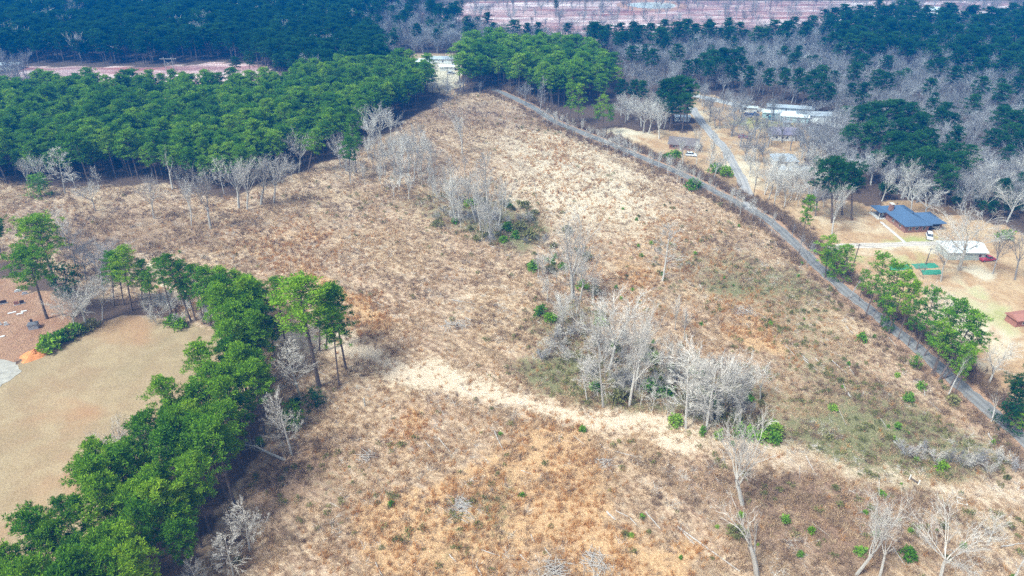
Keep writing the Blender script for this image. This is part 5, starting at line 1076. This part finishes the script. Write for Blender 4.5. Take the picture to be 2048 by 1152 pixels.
vehicle('parked_car', 'white parked car in front of the blue roofed brick house', 1858, 476, R(-112), paint('white_paint', (0.75, 0.77, 0.80)))
vehicle('parked_truck', 'red pickup parked at the right end of the white roofed barn', 1974, 521, R(10), paint('red_paint', (0.42, 0.05, 0.08)), 'truck', 5.2)
vehicle('parked_truck', 'dark blue pickup parked on the homestead lawn', 1508, 231, R(-20), paint('blue_paint', (0.04, 0.09, 0.22)), 'truck', 5.2)
vehicle('parked_car', 'dull purple grey car left of the dark blue pickup', 1496, 233, R(-60), paint('plum_paint', (0.24, 0.22, 0.28)))
vehicle('parked_car', 'bright blue vehicle in the far homestead at the top middle', 889, 119, R(40), paint('bright_blue_paint', (0.03, 0.16, 0.5)))
vehicle('parked_car', 'white car beside the brown roofed house', 1382, 312, R(-15), paint('white_paint_b', (0.72, 0.73, 0.74)))
vehicle('parked_car', 'dark car beside the grey hip roofed house', 1612, 340, R(-25), paint('dark_paint', (0.05, 0.06, 0.07)))
vehicle('parked_car', 'maroon car left of the white cottage', 1486, 276, R(-15), paint('maroon_paint', (0.25, 0.06, 0.08)), 'sedan', 4.5)
vehicle('parked_car', 'teal car tucked against the pale teal mobile home', 1545, 240, R(-14), paint('teal_paint', (0.04, 0.24, 0.30)))
vehicle('parked_car', 'pale car on the sand of the far homestead', 903, 148, R(20), paint('silver_paint', (0.6, 0.6, 0.6)))

# ------------------------------------------------------------------ utility poles, line tower, fence, courts, graveyard
POLES = {}
def pole(px, py, ty, label, arm=1.6, rz=0):
    X, Y = G(px, py); h = HT((px, py), ty); root = empty('utility_pole', (X, Y, 0), rz); mb = MB(); mb.tube([(0, 0, -.2), (0, 0, h * .5), (0, 0, h)], [.17, .15, .11], 8); mb.build('pole', M['dark_wood'], root)
    mb = MB(); mb.box((0, .14, h - .5), (arm, .12, .14)); mb.build('crossarm', M['dark_wood'], root)
    for s in (-.45, 0, .45): mb = MB(); mb.tube([(s * arm, .14, h - .43), (s * arm, .14, h - .2)], [.05, .03], 6); mb.build('insulator', M['white'], root)
    tag(root, label, 'utility pole'); return Vector((X, Y, h - .2))
p1 = pole(1706, 532, 488, 'wooden utility pole behind the roadside pines at the driveway mouth'); p2 = pole(1851, 529, 496, 'wooden utility pole between the green courts and the barn')
p3 = pole(1532, 256, 227, 'wooden utility pole at the homestead fence'); p4 = pole(896, 172, 134, 'dark utility pole below the far homestead'); p5 = pole(1505, 400, 352, 'utility pole at the fork of road and lane')
def wire(a, b_, sag, label):
    mb = MB(); P = []
    for t in np.linspace(0, 1, 12): q = a.lerp(b_, t); q.z -= sag * 4 * t * (1 - t); P.append(q)
    mb.tube(P, [.03] * 12, 3); tag(mb.build('power_line', M['dark']), label, 'cable')
wire(p1, p2, 1.2, 'power line from the driveway pole to the pole by the barn'); wire(p5, p1, 2.5, 'power line along the road to the driveway mouth'); wire(p3, p5, 2.0, 'power line from the homestead fence to the road fork')
X, Y = G(341, 141); h = HT((341, 141), 114); tw = empty('power_line_tower', (X, Y, 0)); tag(tw, 'two legged wooden power line tower in the narrow far clearing', 'power line tower')
for s in (-2.4, 2.4): mb = MB(); mb.tube([(s, 0, -.2), (s, 0, h)], [.22, .16], 7); mb.build('pole', M['grey_wood'], tw)
mb = MB(); mb.box((0, .3, h - 1.2), (10.5, .25, .3)); mb.build('crossarm', M['grey_wood'], tw); mb = MB(); mb.tube([(-2.4, 0, h * .3), (2.4, 0, h * .7)], [.09, .09], 5); mb.tube([(2.4, .25, h * .3), (-2.4, .25, h * .7)], [.09, .09], 5); mb.build('brace', M['grey_wood'], tw)
for i, s in enumerate((-4.6, 0, 4.6)):
    wire(Vector((X + s, Y + .3, h - 1.4)), Vector((X + s - 60, Y - 60, 9)), 5, ['left', 'middle', 'right'][i] + ' transmission cable hanging from the two legged tower')
def fence(pts, label, h=1.2, sp=2.5):
    P = smoothline(GP(pts), 4); root = empty('wire_fence', (P[0][0], P[0][1], 0)); o0 = P[0]; acc = 0; pp = [P[0]]
    for i in range(1, len(P)):
        acc += np.linalg.norm(P[i] - P[i - 1])
        if acc >= sp: pp.append(P[i]); acc = 0
    me = None
    for q in pp:
        if me is None: mb = MB(); mb.tube([(0, 0, -.2), (0, 0, h)], [.09, .08], 6); me = mb.mesh('post', [M['dark_wood']])
        o = link(bpy.data.objects.new('post', me), root); o.location = (q[0] - o0[0], q[1] - o0[1], 0)
    for z in (.4, .75, 1.1): mb = MB(); mb.tube([(q[0] - o0[0], q[1] - o0[1], z) for q in pp], [.03] * len(pp), 3); mb.build('wire', M['grey_metal'], root)
    tag(root, label, 'fence')
fence([(1475, 248), (1500, 250), (1530, 254), (1560, 256), (1592, 258)], 'post and wire fence below the homestead lawn', 1.3, 2)
fence([(1390, 362), (1440, 392), (1495, 428), (1535, 458), (1575, 492)], 'old wire fence along the field side of the upper road', 1.2, 4)
M['turf_green'] = simple('green_court_surface', (0.05, 0.24, 0.15), .2, 1)
for pts, l in (([(1822, 528), (1868, 526), (1880, 535), (1833, 538)], 'upper faded green court in the yard'), ([(1842, 540), (1880, 539), (1884, 549), (1845, 550)], 'lower bright green court in the yard'), ([(1775, 533), (1815, 529), (1826, 538), (1785, 542)], 'left green court half hidden by roadside pines')):
    o = sheet('court', GP(pts), .05, M['turf_green'], .08); tag(o, l, 'court')
M['granite'] = simple('grey_granite', (0.36, 0.36, 0.38), .2, 6, .6); M['dark_granite'] = simple('dark_granite', (0.06, 0.05, 0.055), .2, 6, .4); M['rose_granite'] = simple('rose_granite', (0.34, 0.17, 0.14), .2, 6, .5); M['marble'] = simple('white_marble', (0.68, 0.68, 0.67), .08, 6, .6)
for px, py, w_, h, m, l in [(8, 607, 1.6, 1.1, 'dark_granite', 'dark wide gravestone at the left of the graveyard'), (34, 610, 1.1, 1.3, 'rose_granite', 'rose brown gravestone with rounded top'), (45, 607, 1.1, 1.1, 'dark_granite', 'black gravestone right of the rose brown one'), (36, 583, 1.5, .7, 'marble', 'white low gravestone under the spreading pine'), (50, 588, 1.2, .7, 'granite', 'grey gravestone right of the low white one'), (13, 650, .8, 1.0, 'marble', 'small pale upright gravestone near the road'), (0, 650, .8, .9, 'marble', 'pale gravestone at the left edge')]:
    X, Y = G(px, py); root = empty('gravestone', (X, Y, 0), R(28)); mb = MB(); n = 10
    pr = [(-w_ / 2, .15)] + [(w_ / 2 * math.cos(a), h - w_ * .18 + w_ * .18 * math.sin(a)) for a in np.linspace(math.pi, 0, n)] + [(w_ / 2, .15)]
    k = len(pr); mb.add([(x, -.11, z) for x, z in pr] + [(x, .11, z) for x, z in pr], [tuple(range(k)), tuple(range(2 * k - 1, k - 1, -1))] + [(i, i + k, (i + 1) % k + k, (i + 1) % k) for i in range(k)]); mb.build('headstone', M[m], root)
    mb = MB(); mb.box((0, 0, .06), (w_ + .35, .5, .2)); mb.build('plinth', M['granite'], root); tag(root, l, 'gravestone')
for px, py, l, q in [(24, 626, 'flat white grave slab left of three in a line', 2.0), (40, 628, 'flat white grave slab in the middle of three', 1.6), (48, 623, 'flat white grave slab right of three in a line', 1.4), (3, 674, 'flat pale slab beside the graveyard ruts', 1.6)]:
    X, Y = G(px, py); mb = MB(); mb.box((0, 0, .1), (q, .45, .22)); o = mb.build('grave_slab', M['marble']); o.location = (X, Y, 0); o.rotation_euler = (0, 0, R(28)); tag(o, l, 'grave slab')
X, Y = G(69, 656); tb = empty('tomb', (X, Y, 0), R(20)); mb = MB(); mb.box((0, 0, .7), (2.3, 1.7, 1.6)); mb.build('base', M['granite'], tb); mb = MB(); hip(mb, -1.15, 1.15, -.85, .85, 1.52, .5, .12, False, .1); mb.build('lid', simple('slate_lid', (.12, .12, .13), .2, 3), tb)
mb = MB(); mb.box((-.1, .2, 2.35), (.55, .3, .8)); mb.build('headpiece', M['dark_granite'], tb); tag(tb, 'grey stone tomb with dark lid standing beside the graveyard ruts', 'tomb')
X, Y = G(68, 712); mb = MB(); random.seed(8); n, m_ = 22, 9; vs = []
for j in range(m_):
    for i in range(n):
        a = 2 * math.pi * i / n; r_ = (j / (m_ - 1)); q = 1 + .16 * math.sin(3 * a + 1) + .1 * math.sin(5 * a) + random.gauss(0, .03); vs.append((3.4 * r_ * q * math.cos(a) + (.6 if j < 4 else 0), 2.3 * r_ * q * math.sin(a), max(-.05, 1.9 * (1 - r_ ** 1.2) + random.gauss(0, .07) * (j < m_ - 1) - .03 - .35 * math.exp(-((r_ - .25) / .2) ** 2) * (math.cos(a) > .2))))
mb.add(vs, [(j * n + i, j * n + (i + 1) % n, (j + 1) * n + (i + 1) % n, (j + 1) * n + i) for j in range(m_ - 1) for i in range(n)]); o = mb.build('dirt_mound', simple('orange_clay', (0.62, 0.24, 0.09), .3, 1.2)); o.location = (X, Y, 0); o.rotation_euler = (0, 0, R(25)); tag(o, 'heap of bright orange clay at the end of the graveyard hedge', 'dirt mound')
X, Y = G(1827, 965); gt = empty('post_gate', (X, Y, 0), R(-55)); tag(gt, 'pair of white posts joined by a dark bar in the lower right field', 'gate')
for s in (-.9, .9): mb = MB(); mb.box((s, 0, .65), (.18, .18, 1.4)); mb.build('post', M['white'], gt)
mb = MB(); mb.box((0, .02, .6), (1.7, .08, .3)); mb.build('bar', M['dark_wood'], gt)
X, Y = G(1923, 1004); ff = empty('ground_frame', (X, Y, 0), R(-20)); tag(ff, 'square of white pipe lying in orange grass at the lower right', 'frame')
for s in (-.8, .8):
    mb = MB(); mb.tube([(s, -.8, .25), (s, .8, .25)], [.06, .06], 6); mb.build('pipe', M['white'], ff)
    mb = MB(); mb.tube([(-.8, s, .27), (.8, s, .27)], [.06, .06], 6); mb.build('pipe', M['white'], ff)

LM2 = {
 'pines between near wood and strip': [('at its upper end', 490, 680), ('at its lower end', 520, 780), ('behind the short round headed pine', 545, 730)],
 'leafless shrubs of the central thicket': [('at its left end', 1110, 700), ('below the huge round tree', 1210, 760), ('below the slender white tree', 1270, 790), ('in its right half', 1380, 790), ('at its right end', 1480, 820)],
 'leafless shrubs of the upper gully': [('at its left end', 880, 410), ('at its head', 990, 460), ('at its right end', 1050, 480)],
 'bushes of the central gully': [('near the crossing', 1080, 530), ('by the round bright bush', 1090, 640), ('below the huge round tree', 1220, 760), ('around the slender white tree', 1290, 780), ('in the right half of the thicket', 1400, 810), ('at the right end of the thicket', 1500, 840)],
 'small green bushes dotted over the slope': [('beside the lower road', 1900, 850), ('in its middle', 1700, 780), ('above the thicket', 1480, 640), ('near the dead trees', 1550, 1000), ('at its upper end', 1500, 520), ('near the bottom edge', 1350, 1080), ('near the lone roadside stretch', 1680, 620)],
 'thin sticks lying along the cutting rows': [('near the bottom edge', 1000, 1100), ('left of the orange grass', 700, 980), ('below the pale track', 1150, 900), ('on the striped slope', 850, 620), ('on the right slope', 1650, 720), ('in the dark brush at lower right', 1650, 1050), ('far up the field', 1150, 400)],
}
for o in list(sc.objects):
    if o.parent is None and o.get('group') in LM2:
        o['label'] = o['label'] + ' ' + min(LM2[o['group']], key=lambda q: math.dist(G(q[1], q[2]), o.location[:2]))[0]
# ------------------------------------------------------------------ air
mb = MB(); mb.box((0, 1600, 53), (6200, 4200, 110)); hzo = mb.build('haze', [])
hm = bpy.data.materials.new('haze'); hm.use_nodes = True; hm.node_tree.nodes.clear(); nt = hm.node_tree
ho = nt.nodes.new('ShaderNodeOutputMaterial'); pv = nt.nodes.new('ShaderNodeVolumePrincipled'); nt.links.new(pv.outputs[0], ho.inputs['Volume'])
pv.inputs['Color'].default_value = (0.0, 0.12, 0.42, 1); pv.inputs['Absorption Color'].default_value = (0.0, 0.16, 0.55, 1); pv.inputs['Density'].default_value = 0.0010; pv.inputs['Anisotropy'].default_value = 0.0
hzo.data.materials.append(hm); tag(hzo, kind='stuff')
hzo['label'] = 'blue air haze over the far woods'; hzo['category'] = 'haze'
